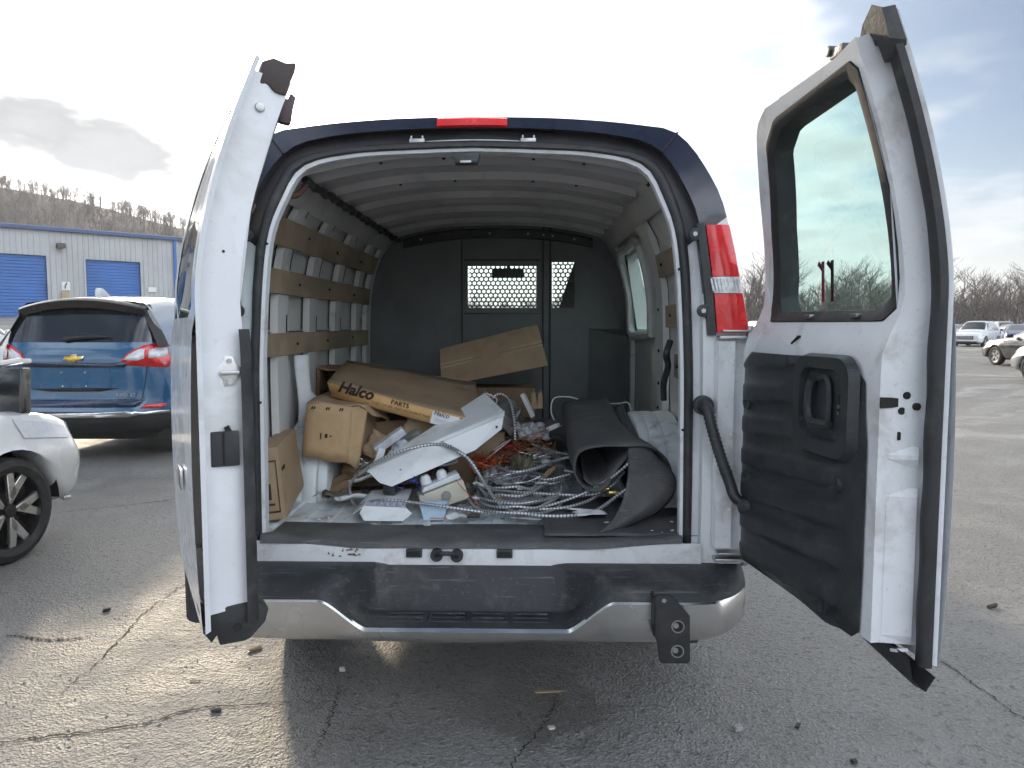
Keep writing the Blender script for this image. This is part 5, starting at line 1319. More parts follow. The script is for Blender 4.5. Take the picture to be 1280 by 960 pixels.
tangle((.21, 1.06, .84), (.13, .13, .055), 9, copper, 'copper_wires', 'thin bare copper wires strewn left of the rolled mat', 7, .0016)
tangle((-.30, .50, .80), (.07, .06, .045), 4, blue_wire, 'blue_wires', 'dark blue leads looped over the small ballast', 9, .0020)
tangle((.26, 1.00, .80), (.12, .14, .04), 6, galv, 'grey_wires', 'pale grey wires strewn behind the conduit coils', 12, .0022)
def wire(pts, r_, mat, name, label):
    m = MB(); m.tube(catmull(pts, 50), r_, 5); return tag(m.build(name, mat, smooth=True), label, 'wire')
wire([(-.10, .50, .79), (-.05, .44, .75), (.0, .40, .71), (-.02, .34, .69), (-.09, .29, .68), (-.18, .29, .68)], .002, orange_wire, 'loose_wire', 'single orange wire trailing from the emergency light')
wire([(-.38, .60, .76), (-.33, .55, .79), (-.26, .48, .775), (-.22, .42, .74)], .002, blue_wire, 'loose_wire', 'single dark blue wire beside the small ballast')
wire([(.332, 1.19, .95), (.316, 1.19, .998), (.332, 1.20, 1.060), (.408, 1.20, 1.066), (.464, 1.20, 1.052), (.50, 1.20, 1.054), (.568, 1.20, 1.034), (.656, 1.20, 1.034), (.704, 1.20, 1.036), (.724, 1.19, .96)], .003, paper, 'white_cable', 'thin white cable laid over the far end of the rolled mat')
wire([(.02, 1.10, 1.09), (-.01, 1.12, 1.04), (.03, 1.08, 1.03), (.05, 1.05, 1.07), (.0, 1.04, 1.10)], .003, paper, 'white_cable', 'curled white cable on the crumpled grey sheet')

# rolled black rubber mat with its loose flap
path = [(.535, .80), (.50, .765), (.445, .755), (.398, .79), (.384, .85), (.405, .918), (.475, .950), (.58, .956), (.68, .950), (.755, .895), (.782, .82), (.755, .745), (.69, .70), (.62, .685)]
pf = catmull(path, 46); A = []
for t in np.linspace(0, 1, 14):
    cx, cz = .57, .83; k = 1 - .10 * t
    A.append([(cx + (x - cx) * k * (1 - .04 * t) - .04 * t - max(0, x - .62) * .62 * sstep(t, .02, .25) + .006 * math.sin(6 * t + j * .3), .40 + .80 * t + .012 * math.sin(j * .25), cz + (z - cz) * (1 - .42 * t) + .155 * t + .004 * math.sin(9 * t + j * .2)) for j, (x, z) in enumerate(pf)])
rm = empty('rolled_mat', (.57, .8, Z0), 0, 'rolled black rubber mat bulging open toward the door', 'mat')
ro = Vector((.57, .8, Z0))
m = MB(); m.grid([[tuple(Vector(p) - ro) for p in row] for row in A]); m.build('roll', mat_rubber, rm, smooth=True, solid=.007, ang=70)
fl = []
te = catmull([(.600, .425, .954), (.64, .415, .950), (.685, .405, .935), (.715, .40, .905)], 14); be = catmull([(.455, .055, Z0 + .030), (.51, .09, Z0 + .026), (.57, .15, Z0 + .024), (.62, .22, Z0 + .024)], 14)
for k in range(14):
    row = []
    for t in np.linspace(0, 1, 16):
        p = te[k] * (1 - t) + be[k] * t
        p = p + np.array([.10 * math.sin(math.pi * t) * (.35 + .65 * k / 13) , -.03 * math.sin(math.pi * t), -.035 * math.sin(math.pi * t) * (1 - k / 13) + .012 * math.sin(5 * t + k * .5) * t * (1 - t) * 4])
        row.append(tuple(Vector(p) - ro))
    fl.append(row)
m = MB(); m.grid(fl); m.build('loose_flap', mat_rubber, rm, smooth=True, solid=.006, ang=70)
# inner turn of the roll
inn = catmull([(.66, .944), (.60, .90), (.54, .83), (.50, .79), (.46, .785), (.43, .81)], 20)
m = MB(); m.grid([[tuple(Vector((x, .43 + .7 * t, z + .10 * t)) - ro) for x, z in inn] for t in np.linspace(0, 1, 8)]); m.build('inner_turn', mat_rubber, rm, smooth=True, solid=.006, ang=70)
# flat black mat on the right of the floor
A = []
for x in np.linspace(.255, .838, 22):
    row = []
    for y in np.linspace(.045, .62, 18):
        row.append((x + .006 * math.sin(y * 13), y, Z0 + .020 + .006 * math.sin(x * 17 + y * 9) * sstep(y, .05, .2) + .010 * math.exp(-((x - .5) / .07) ** 2 - ((y - .16) / .08) ** 2)))
    A.append(row)
sheet('floor_mat', A, mat_rubber, 'flat black rubber mat covering the right of the cargo floor', 'mat', .006)
# crumpled grey sheets, torn strips, odd pieces behind
def crumple(name, c, sx, sy, amp, mat, label, seed, rot=(0, 0, 0), cat='sheet'):
    rr = random.Random(seed); ph = [rr.uniform(0, 6) for _ in range(6)]; fr = [rr.uniform(6, 15) for _ in range(6)]
    M_ = Matrix.Translation(c) @ Euler(rot).to_matrix().to_4x4(); A = []
    for u_ in np.linspace(-.5, .5, 12):
        A.append([tuple(M_ @ Vector((u_ * sx, v_ * sy, amp * (math.sin(fr[0] * u_ + ph[0]) * math.cos(fr[1] * v_ + ph[1]) + .6 * math.sin(fr[2] * (u_ + v_) + ph[2]) + .4 * abs(math.sin(fr[3] * (u_ - v_) + ph[3])))))) for v_ in np.linspace(-.5, .5, 12)])
    return sheet(name, A, mat, label, cat, .002, smooth=True)
greysheet = pm('grey_sheet', (.20, .20, .19), .5, metal=.3, var=.3, vscale=12); olive = pm('olive_scrap', (.14, .125, .085), .6, var=.4, vscale=15)
clear_bag = pm('bag_grey', (.36, .36, .38), .3, var=.3, vscale=20)
crumple('crumpled_sheet', (.05, 1.06, .99), .20, .20, .03, greysheet, 'crumpled grey metal sheet right of the long carton', 31, (R(40), R(20), 0))
crumple('crumpled_sheet', (.13, 1.22, .90), .26, .26, .03, olive, 'crumpled olive scrap behind the red wires', 32, (R(20), 0, R(30)))
crumple('plastic_bag', (.06, .76, .75), .13, .13, .018, clear_bag, 'crumpled grey plastic bag beside the orange wires', 33, (R(15), 0, 0), 'bag')
crumple('plastic_bag', (.17, .82, .80), .11, .09, .018, olive, 'dull crumpled bag behind the conduit coil', 34, (R(35), 0, 0), 'bag')
crumple('plastic_sheet', (.17, .58, .695), .24, .22, .010, clear_bag, 'wrinkled plastic sheet inside the large conduit coil', 35, (0, 0, R(20)), 'sheet')
crumple('dark_rag', (.36, 1.32, .84), .40, .38, .04, mat_rubber, 'dark rag heaped behind the small conduit coil', 36, (R(10), 0, 0), 'rag')
crumple('dark_rag', (.62, 1.75, .74), .40, .80, .03, mat_rubber, 'dark cloth spread before the bulkhead on the right', 37, (0, 0, 0), 'rag')
crumple('dark_rag', (-.10, 1.45, .78), .60, .30, .04, cardboard_dark, 'flattened brown cardboard behind the long carton', 38, (R(12), 0, 0), 'cardboard')
crumple('torn_cardboard', (-.64, .70, .725), .26, .10, .016, cardboard_dark, 'torn brown cardboard strip at the foot of the left wheel arch', 39, (R(25), R(-18), R(10)), 'cardboard')
crumple('torn_cardboard', (-.45, .74, .88), .16, .12, .012, cardboard, 'torn cardboard piece between the tipped carton and the white channel', 40, (R(60), R(20), R(-20)), 'cardboard')
crumple('torn_cardboard', (-.27, .80, .93), .20, .12, .008, cardboard, 'cardboard flap under the long carton edge', 41, (R(65), R(25), 0), 'cardboard')
crumple('leaf_litter', (-.60, .60, .70), .16, .07, .012, olive, 'dry litter along the foot of the left wheel arch', 42, (0, 0, R(15)), 'litter')
lampw = pm('holder_white', (.58, .60, .66), .35, var=.15, vscale=20)
for k, (c_, rot, sz, lb) in enumerate([((-.40, .66, .93), (R(10), R(-35), R(10)), (.15, .05, .035), 'white lamp holder strip under the long carton, nearest the tipped carton'), ((-.36, .64, .89), (R(20), R(-50), R(30)), (.10, .045, .03), 'white lamp holder piece just above the white channel'), ((-.44, .62, .86), (R(0), R(-70), R(20)), (.08, .03, .03), 'white lamp holder on end at the channel corner'), ((-.31, .66, .95), (R(30), R(-30), 0), (.09, .03, .02), 'thin grey lamp holder tucked under the carton label'), ((.20, 1.24, 1.02), (R(20), R(65), 0), (.13, .03, .02), 'white plastic strip standing up behind the hoop'), ((-.04, .42, .695), (0, 0, R(10)), (.09, .05, .012), 'flat grey plate lying between blue box and conduit'), ((.20, .30, .685), (0, 0, R(-12)), (.13, .06, .006), 'flat clear plastic cover in front of the conduit coils'), ((.42, .36, .70), (R(-10), R(8), R(20)), (.14, .06, .006), 'torn paper label under conduit near the mat'), ((-.01, .30, .687), (0, 0, R(5)), (.05, .016, .014), 'black plug lying at the floor edge')]):
    m = MB(); x, y, z = sz
    m.prism([(-x / 2, -y / 2), (x / 2, -y / 2), (x / 2, y * .2), (x * .3, y / 2), (-x * .42, y / 2), (-x / 2, y * .25)], -z / 2, z / 2, Matrix.Translation(c_) @ Euler(rot).to_matrix().to_4x4())
    tag(m.build('scrap_piece' if k > 4 else 'lamp_holder', [lampw, lampw, enamel, greysheet, enamel, greysheet, clear_bag, paper, plastic][k], bevel=.003), lb, 'scrap')
for k, (x, y, z, lb) in enumerate(((-.37, .63, .90, 'steel ring clip among the lamp holders'), (-.70, .93, 1.09, 'steel ring clip beside the small open box'))):
    m = MB(); A = [(x + .014 * math.cos(t), y, z + .014 * math.sin(t)) for t in np.linspace(0, 2 * math.pi, 18, endpoint=False)]; m.tube(A, .004, 6, closed=True); tag(m.build('ring_clip', steel, smooth=True), lb, 'clip')
for k, (x, y, rz) in enumerate(((.235, 1.25, .3), (.262, 1.26, -.2))):
    m = MB(); m.prism([(-.016, 0), (.014, 0), (.010, .07), (.003, .10), (-.004, .075), (-.012, .09)], 0, .006, frame_M((x, y, 1.0), (1, .2, rz * .2), (.1 * rz, .1, 1))); tag(m.build('wood_splinter', wood_s, bevel=.001, seg=1), ('left one of two torn wood splinters behind the wires', 'right one of two torn wood splinters behind the wires')[k], 'wood')
# white tubes and sleeve leaning by the left wall
m = MB(); m.tube(catmull([(-.83, .92, 1.10), (-.80, .90, 1.085), (-.75, .88, 1.065), (-.70, .87, 1.055)], 16), [.022 + .003 * math.sin(k) for k in range(16)], 12); tag(m.build('plastic_sleeve', enamel, smooth=True), 'white plastic sleeve lying by the small open box', 'sleeve')
m = MB(); A = [[(-.845 + .05 * s_ + .008 * math.sin(5 * t), .80 + .04 * s_, .95 + .34 * t) for s_ in np.linspace(0, 1, 5)] for t in np.linspace(0, 1, 9)]; m.grid(A); tag(m.build('white_strip', enamel, smooth=True, solid=.004), 'bent white metal strip standing against the left wall', 'strip')
rnd = random.Random(77)
for k in range(26):
    x, y = rnd.uniform(-.7, .25), rnd.uniform(.20, .34)
    if k > 16: x, y = rnd.uniform(.3, .8), rnd.uniform(.06, .35)
    zz = Z0 + (.008 if y < .24 and x < .25 else (.028 if x > .25 else .004)); s_ = rnd.uniform(.003, .009)
    m = MB(); m.box((x, y, zz), (s_ * 2, s_, s_ * .4), (0, 0, rnd.uniform(0, 3))); tag(m.build('debris_fleck', paper if k % 3 else olive, bevel=.0006, seg=1), 'tiny pale fleck of debris on the cargo floor edge' if k % 3 else 'tiny dark fleck of debris on the cargo floor edge', 'debris', 'debris flecks on the cargo floor')

rnd = random.Random(55)
for k in range(16):
    x, y = rnd.uniform(-.05, .42), rnd.uniform(.42, 1.2); z = .70 + .09 * sstep(y, .4, 1.2) + rnd.uniform(0, .05)
    L_ = rnd.uniform(.05, .14); m = MB(); m.prism([(-L_ / 2, -.012), (L_ * .4, -.014), (L_ / 2, .004), (L_ * .2, .016), (-L_ * .45, .012)], -.003, .003, Matrix.Translation((x, y, z)) @ Euler((rnd.uniform(-.6, .6), rnd.uniform(-.6, .6), rnd.uniform(0, 3))).to_matrix().to_4x4())
    w_ = ('white', 'grey', 'brown')[k % 3]
    tag(m.build('scrap_sliver', (enamel, greysheet, cardboard)[k % 3], bevel=.001, seg=1), 'small %s sliver of scrap in the wire heap on the cargo floor' % w_, 'scrap', 'scrap slivers in the wire heap')
conduit(loops(.12, .70, .715, .145, .21, 2.6, seed=31, wob=.03), .0074, 'flexible_conduit', 'inner coil of conduit lying inside the large coil')
conduit([(.02, .52, .72), (.12, .40, .71), (.26, .36, .70), (.40, .40, .71), (.50, .50, .74), (.47, .62, .78), (.36, .70, .79)], .0075, 'flexible_conduit', 'conduit end sweeping along the front of the coils')
conduit([(.22, 1.0, .86), (.30, .92, .84), (.40, .86, .83), (.46, .78, .82)], .006, 'flexible_conduit', 'thin conduit end poking out left of the rolled mat')
tangle((.14, .70, .76), (.14, .14, .03), 6, galv, 'grey_wires', 'pale grey wire loops lying over the large conduit coil', 61, .0024)
tangle((.05, .92, .80), (.10, .08, .05), 6, copper, 'copper_wires', 'bare copper wires mixed into the orange tangle', 62, .0016)
crumple('paper_sheet', (.44, .30, .702), .12, .07, .004, paper, 'creased pale paper on the black mat before the roll', 63, (0, 0, R(15)), 'paper')
crumple('foil_scrap', (.22, 1.12, .90), .16, .12, .02, clear_bag, 'crumpled pale foil left of the rolled mat', 64, (R(35), 0, R(20)), 'foil')
crumple('torn_cardboard', (-.52, .78, .82), .22, .16, .014, cardboard_dark, 'dark torn cardboard beneath the tipped carton', 65, (R(70), R(8), R(5)), 'cardboard')

rnd = random.Random(91)
for k, (x, y, z, L_, w_, mt, lb) in enumerate(((-.50, .66, .76, .16, .05, enamel, 'white sheet-metal scrap under the tipped carton'), (-.54, .52, .70, .12, .07, enamel, 'white metal plate flat on the floor left of the tray'), (-.12, .62, .74, .14, .05, greysheet, 'grey bracket under the white channel'), (-.20, .74, .80, .18, .06, enamel, 'white metal strip behind the emergency light'), (.02, .50, .70, .10, .05, enamel, 'white plastic cap beside the conduit coils'), (.30, 1.18, .90, .15, .04, enamel, 'white offcut left of the rolled mat far end'), (.10, 1.15, .98, .20, .05, greysheet, 'bent grey strip on the crumpled sheet'), (-.58, .86, .98, .14, .05, paper, 'folded white leaflet behind the tipped carton'), (-.07, .30, .68, .09, .05, enamel, 'thin white plate at the floor edge right of the blue box'))):
    m = MB(); M_ = Matrix.Translation((x, y, z)) @ Euler((rnd.uniform(-.3, .3), rnd.uniform(-.35, .35) if z > .72 else .05, rnd.uniform(-.8, .8))).to_matrix().to_4x4()
    A = [[tuple(M_ @ Vector((u_ * L_, v_ * w_, .012 * abs(v_ * 2) ** 3 * w_ * 20 + .004 * math.sin(u_ * 7 + k)))) for v_ in np.linspace(-.5, .5, 7)] for u_ in np.linspace(-.5, .5, 8)]
    m.grid(A); tag(m.build('metal_scrap', mt, smooth=True, solid=.002), lb, 'scrap')
tangle((-.50, .72, .80), (.08, .06, .05), 4, galv, 'grey_wires', 'grey wires poking out beneath the tipped carton', 93, .002)
wire([(.0, .86, .80), (.06, .80, .86), (.12, .86, .90), (.10, .95, .88), (.04, .93, .84)], .0022, paper, 'white_cable', 'thin white cable looped over the red wires')
wire([(.20, .95, .86), (.26, .90, .92), (.30, 1.0, .93), (.24, 1.08, .90), (.16, 1.05, .88)], .0022, copper, 'loose_wire', 'single copper wire loop left of the rolled mat')
# ------------------------------------------------------------------ cars
glass_dark = pm('car_glass', (.018, .022, .026), .06, var=.1, coat=1.0, spec=.8)
trim_black = pm('car_trim', (.022, .023, .024), .5, var=.15)
rim_bright = pm('rim_bright', (.62, .62, .60), .28, metal=.9, var=.08)
rim_dark = pm('rim_dark', (.03, .03, .032), .35, metal=.4)
lamp_clear = pm('lamp_clear', (.55, .57, .60), .12, var=.06, vscale=30, coat=1.0)
lamp_red = pm('lamp_red', (.50, .010, .012), .12, var=.2, vscale=18, coat=1.0)
chrome_trim = pm('chrome_trim', (.75, .76, .78), .15, metal=1.0, var=.05)
def paint(n, c, rough=.22): return pm(n, c, rough, var=.05, coat=1.0, vscale=1.5, dirt=tuple(x * .6 + .08 for x in c), dirt_amt=.25, dscale=2)

class Car:
    """lofted body: stations along y (rear 0 to front L)"""
    def __init__(s, st, wheels, ny=90, ns=36, wr=.33):
        K = np.array(st, float); s.L = K[-1, 0]; s.wheels = wheels; s.wr = wr
        ys_ = np.linspace(0, s.L, ny); rows = []
        for y in ys_:
            zb, wl, zs, ws, zr, wr_ = (np.interp(y, K[:, 0], K[:, c]) for c in range(1, 7))
            pts = [(wl * .80, zb), (wl * .96, zb + .05), (wl, zb + .16), (wl + .012, zb + (zs - zb) * .62), (ws, zs - .05), (ws * .985, zs), (ws * .985 + (wr_ - ws * .985) * .5 + .018 * min(1, (zr - zs) * 3), zs + (zr - zs) * .5), (wr_, zr - .06 * min(1, (zr - zs) * 4)), (wr_ * .88, zr - .012), (wr_ * .5, zr + .006), (0, zr + .012)]
            c = catmull(pts, ns)
            for wy in wheels:
                if abs(y - wy) < wr + .055:
                    za = wr + math.sqrt((wr + .055) ** 2 - (y - wy) ** 2)
                    c[:, 1] = np.maximum(c[:, 1], np.where(c[:, 0] > wl * .5, np.minimum(za, zs - .06), c[:, 1]))
            rows.append([(q_[0], y, q_[1]) for q_ in c])
        s.G = np.array(rows); s.ny, s.ns = ny, ns
        # smooth the stations lengthwise a little
        for _ in range(2):
            s.G[1:-1] = (s.G[:-2] + 2 * s.G[1:-1] + s.G[2:]) / 4
    def at(s, y, f, side=1, off=0.0):
        """point on the skin: y along the car, f 0..1 from sill to roof centre"""
        i = min(max(y / s.L * (s.ny - 1), 0), s.ny - 1.001); j = min(max(f * (s.ns - 1), 0), s.ns - 1.001)
        a_, b_ = int(i), int(j); u_, v_ = i - a_, j - b_; g_ = s.G
        p = g_[a_, b_] * (1 - u_) * (1 - v_) + g_[a_ + 1, b_] * u_ * (1 - v_) + g_[a_, b_ + 1] * (1 - u_) * v_ + g_[a_ + 1, b_ + 1] * u_ * v_
        du = g_[a_ + 1, b_] - g_[a_, b_]; dv = g_[a_, b_ + 1] - g_[a_, b_]; n_ = np.cross(dv, du); n_ = n_ / (np.linalg.norm(n_) + 1e-9)
        if n_[0] < 0 and abs(n_[0]) > .3: n_ = -n_
        if n_[2] < 0 and abs(n_[0]) <= .3: n_ = -n_
        p = p + n_ * off; return (p[0] * side, p[1], p[2])
    def zfrac(s, y, z, hi=.75):
        i = min(max(y / s.L * (s.ny - 1), 0), s.ny - 1.001); a_ = int(i); u_ = i - a_
        zz = np.interp(np.linspace(0, s.ns - 1, 400), np.arange(s.ns), s.G[a_, :, 2] * (1 - u_) + s.G[a_ + 1, :, 2] * u_)
        return float(np.argmin(np.abs(zz - z)) / 399.0)
    def body(s, name, mat, parent):
        m = MB(); A = [[(-x, y, z) for x, y, z in r_] + [(x, y, z) for x, y, z in r_[::-1][1:]] for r_ in s.G.tolist()]
        m.grid(A); n = len(A[0]); m.add(A[0], [tuple(range(n))]); m.add(A[-1], [tuple(range(n))]); return m.build(name, mat, parent, smooth=True, ang=50)
    def patch(s, name, quad_, mat, parent, side=1, off=.006, nu=8, nv=5):
        """quad_: four (y, z) corners on the side skin"""
        C_ = [(y, s.zfrac(y, z)) for y, z in quad_]; m = MB(); A = []
        for t in np.linspace(0, 1, nv):
            row = []
            for u_ in np.linspace(0, 1, nu):
                y = (C_[0][0] * (1 - u_) + C_[1][0] * u_) * (1 - t) + (C_[3][0] * (1 - u_) + C_[2][0] * u_) * t
                f = (C_[0][1] * (1 - u_) + C_[1][1] * u_) * (1 - t) + (C_[3][1] * (1 - u_) + C_[2][1] * u_) * t
                row.append(s.at(y, f, side, off))
            A.append(row)
        m.grid(A); return m.build(name, mat, parent, smooth=True)
    def screen(s, name, y0, f0, y1, f1, mat, parent, off=.006):
        """glass across the car between two (y, f) lines, wrapping over the centre"""
        m = MB(); A = []
        for t in np.linspace(0, 1, 7):
            y = y0 + (y1 - y0) * t; row = []
            f_ = f0 + (f1 - f0) * t
            for q_ in np.linspace(-1, 1, 17):
                f = 1 - (1 - f_) * abs(q_); row.append(s.at(y, f, 1 if q_ > 0 else -1, off))
            A.append(row)
        m.grid(A); return m.build(name, mat, parent, smooth=True)
def add_wheel(parent, x, y, r_, side, style, w=.22, mat=None, spokes=5):
    m = MB(); m.lathe(tyre_prof(r_, w, r_ * (.74 if style == 'two' else .66)), (0, 0, 0), 'x', 40); t = m.build('wheel', tyre_m, parent, smooth=True); t.location = (x - side * w * .5, y, r_)
    rr = r_ * (.76 if style == 'two' else .68); s_ = side
    m = MB(); m.lathe([(rr, .095 * s_), (rr * .94, .090 * s_), (rr * .90, .02 * s_), (rr * .3, .01 * s_), (.001, .01 * s_)], (0, 0, 0), 'x', 36); rim = m.build('rim', rim_dark if style == 'two' else rim_bright, t, smooth=True)
    for k in range(spokes):
        a_ = 2 * math.pi * k / spokes + .3; m = MB()
        if style == 'two':
            for d_ in (-.20, .20):
                P_ = [(rr * .16, -.22 * d_), (rr * .92, d_ * rr * 3.2 - .02 * rr), (rr * .94, d_ * rr * 2.0), (rr * .22, .35 * d_ * rr)]
                P_ = [(rr * .14, d_ * .08), (rr * .90, d_ * rr * .55 + math.copysign(.035, d_)), (rr * .95, d_ * rr * .55 + math.copysign(.085, d_)), (rr * .30, d_ * .42)]
                M_ = Matrix.Rotation(a_, 4, 'X') @ frame_M((s_ * .062, 0, 0), (0, 0, 1), (0, 1, 0))
                m.prism(P_, -.012, .012, M_)
        else:
            M_ = Matrix.Rotation(a_, 4, 'X') @ frame_M((s_ * .062, 0, 0), (0, 0, 1), (0, 1, 0))
            m.prism([(rr * .12, -.035), (rr * .93, -.028), (rr * .93, .028), (rr * .12, .035)], -.012, .012, M_)
        m.build('spoke', rim_bright, t, bevel=.003, seg=1)
    m = MB(); m.cyl((s_ * .075, 0, 0), rr * .17, .02, 'x', 16); m.build('hub_cap', rim_dark, t, bevel=.004)
    for k in range(5):
        a_ = 2 * math.pi * k / 5; m = MB(); m.cyl((s_ * .066, rr * .26 * math.cos(a_), rr * .26 * math.sin(a_)), .011, .02, 'x', 8); m.build('lug_nut', steel, t) if style == 'two' else None
    return t
def place(o, x, y, rz): o.location = (x, y, gh(x, y)); o.rotation_euler = (0, 0, rz)

SUV = [(0, .42, .86, .98, .86, 1.05, .80), (.10, .30, .90, 1.02, .89, 1.40, .66), (.30, .27, .91, 1.05, .90, 1.64, .62), (.9, .24, .92, 1.03, .905, 1.69, .62), (1.9, .22, .92, 1.0, .905, 1.69, .63), (2.5, .22, .92, .99, .90, 1.64, .61), (3.2, .22, .92, 1.0, .89, 1.06, .80), (3.4, .22, .92, 1.0, .88, 1.04, .82), (4.1, .24, .91, .95, .85, .985, .78), (4.45, .28, .87, .80, .80, .84, .72), (4.58, .40, .78, .70, .72, .72, .64)]
SEDAN = [(0, .40, .80, .90, .80, .95, .72), (.12, .30, .86, .98, .84, 1.02, .74), (.7, .24, .90, .99, .87, 1.08, .72), (1.2, .20, .905, .96, .88, 1.36, .58), (1.9, .19, .905, .95, .88, 1.44, .58), (2.5, .19, .905, .94, .87, 1.40, .57), (3.25, .19, .905, .94, .87, 1.0, .76), (3.5, .19, .905, .93, .86, .96, .78), (4.2, .22, .90, .84, .82, .87, .72), (4.5, .26, .84, .70, .74, .72, .64), (4.62, .36, .72, .58, .62, .60, .54)]

def generic(name, st, wheels, pmat, label, cat, group=None, suv=True, detail=True, face='plain', style='five', wr=.33):
    c = Car(st, wheels, wr=wr, ny=70 if detail else 46, ns=30 if detail else 20); e = empty(name, label=label, cat=cat, group=group)
    c.body('body', pmat, e)
    zt = 1.60 if suv else 1.36; zb = 1.06 if suv else .99
    if suv: wins = [((.55, zb), (1.25, zb), (1.25, zt - .05), (.75, zt - .10)), ((1.30, zb), (2.10, zb), (2.10, zt - .02), (1.30, zt - .02)), ((2.16, zb), (2.98, zb - .02), (2.55, zt - .10), (2.16, zt - .03))]
    else: wins = [((1.0, zb), (1.55, zb), (1.55, zt - .02), (1.25, zt - .06)), ((1.60, zb), (2.2, zb), (2.2, zt), (1.60, zt)), ((2.25, zb), (3.0, zb - .02), (2.52, zt - .04), (2.25, zt))]
    for s in (-1, 1):
        for w_ in wins: c.patch('side_window', w_, glass_dark, e, s)
    if suv: c.screen('windscreen', 3.10, .62, 2.50, .70, glass_dark, e); c.screen('rear_window', .12, .70, .28, .74, glass_dark, e)
    else: c.screen('windscreen', 3.18, .62, 2.52, .70, glass_dark, e); c.screen('rear_window', .72, .66, 1.2, .72, glass_dark, e)
    for s in (-1, 1):
        for wy in wheels: add_wheel(e, s * (st[5][2] + .0), wy, wr, s, style, spokes=5 if detail else 5)
        if detail:
            c.patch('headlamp', ((c.L - .62, .74), (c.L - .20, .68), (c.L - .22, .76), (c.L - .66, .86)), lamp_clear, e, s, off=.008)
            c.patch('door_line', ((2.14, .35), (2.155, .35), (2.155, zb - .03), (2.14, zb - .03)), slot_dark, e, s, off=.004, nu=2)
            c.patch('sill_trim', ((wheels[0] + wr + .08, .25), (wheels[1] - wr - .08, .25), (wheels[1] - wr - .08, .36), (wheels[0] + wr + .08, .36)), trim_black if suv else pmat, e, s, off=.006)
            m = MB(); mx = st[5][2]; m.box((s * (mx + .10), 2.86 if suv else 2.88, zb + .05), (.20, .09, .13)); m.build('wing_mirror', pmat, e, bevel=.03)
            m = MB(); m.box((s * (mx + .012), 1.42, zb - .14), (.02, .16, .03)); m.build('door_handle', chrome_trim, e, bevel=.006)
            c.patch('tail_lamp', ((.06, .86), (.30, .86), (.34, 1.0), (.06, 1.0)), lamp_red, e, s, off=.008)
        A_ = []
        for wy in wheels:
            ar = []
            for t in np.linspace(0, math.pi, 20):
                for_r = [(st[5][2] - .02, wy + (wr + .055) * math.cos(t), wr + (wr + .055) * math.sin(t)), (st[5][2] - .30, wy + (wr + .06) * math.cos(t), wr + (wr + .06) * math.sin(t))]
                ar.append([(s * p[0], p[1], p[2]) for p in for_r])
            m = MB(); m.grid(ar); m.build('wheel_arch', trim_black, e, smooth=True)
            if suv:
                m = MB(); m.tube([(s * (st[5][2] + .004), wy + (wr + .075) * math.cos(t), wr + (wr + .075) * math.sin(t)) for t in np.linspace(.05, math.pi - .05, 18)], .028, 6); m.build('arch_trim', trim_black, e, smooth=True)
    m = MB(); m.box((0, c.L / 2, .26), (1.3, c.L - .5, .12)); m.build('underbody', slot_dark, e)
    if detail:
        yf = c.L - .06
        m = MB(); m.box((0, yf, .62), (.95, .16, .24)); m.build('grille', trim_black, e, bevel=.03)
        for k in range(3): m = MB(); m.box((0, yf + .085, .55 + .07 * k), (.85, .012, .02)); m.build('grille_bar', chrome_trim, e)
        m = MB(); m.box((0, yf - .05, .36), (1.3, .20, .14)); m.build('lower_bumper', trim_black, e, bevel=.03)
        for s in (-1, 1): m = MB(); m.box((s * .62, yf - .06, .46), (.20, .14, .05), (0, 0, s * R(-20))); m.build('fog_lamp', lamp_clear, e, bevel=.01)
    return e, c

white_car = paint('car_white', (.72, .73, .75)); black_car = paint('car_black', (.012, .013, .015)); navy_car = paint('car_navy', (.02, .03, .16)); cream_car = paint('car_cream', (.60, .58, .52)); silver_car = paint('car_silver', (.60, .62, .63), .28); grey_car = paint('car_grey', (.22, .23, .25)); blue_car = paint('car_blue', (.010, .082, .185)); red_car = paint('car_red', (.30, .02, .02))
# right-hand side of the lot
e, c = generic('parked_suv', SUV, (.85, 3.62), white_car, 'white crossover with black wheel arches parked before the trees at right', 'car')
place(e, 31.2, 49.6, R(135)); e.location.z = -.05
e, c = generic('parked_sedan', SEDAN, (.95, 3.72), navy_car, 'dark blue sedan parked right of the white crossover', 'car', suv=False)
place(e, 35.4, 53.0, R(150))
e, c = generic('parked_sedan', SEDAN, (.95, 3.72), black_car, 'black sedan with bright wheels, parked beyond the grey car at the right edge', 'car', suv=False)
e.location = (17.8, 20.8, 0); e.rotation_euler = (0, 0, R(5))
e, c = generic('parked_sedan', SEDAN, (.95, 3.72), grey_car, 'dark grey car cut by the right edge nearer than the black sedan', 'car', suv=False)
e.location = (14.06, 13.17, 0); e.rotation_euler = (0, 0, R(5))
# the far rows
far_src = {}
rnd = random.Random(2); k = 0
far_cols = [('white', white_car), ('grey', grey_car), ('silver', silver_car), ('black', black_car), ('blue', blue_car), ('red', red_car)]
for row, (yy_, x0, x1, n) in enumerate(((61, 15, 66, 20), (70, 16, 80, 24), (79, 18, 90, 24))):
    for i in range(n):
        nm, pm_ = far_cols[rnd.randrange(6)]; suv = rnd.random() < .55; key = (nm, suv)
        if key not in far_src: far_src[key], _ = generic('distant_car', SUV if suv else SEDAN, (.85, 3.62) if suv else (.95, 3.72), pm_, '', 'car', suv=suv, detail=False); o = far_src[key]
        else: o = copy_tree(far_src[key])
        tag(o, 'small distant %s %s in the rows of cars before the trees' % (nm, 'crossover' if suv else 'sedan'), 'car', 'distant cars in rows before the trees')
        x = x0 + (x1 - x0) * (i + .5) / n + rnd.uniform(-.4, .4); place(o, x, yy_ + rnd.uniform(-1, 1), R(180 + rnd.uniform(-14, 14)))
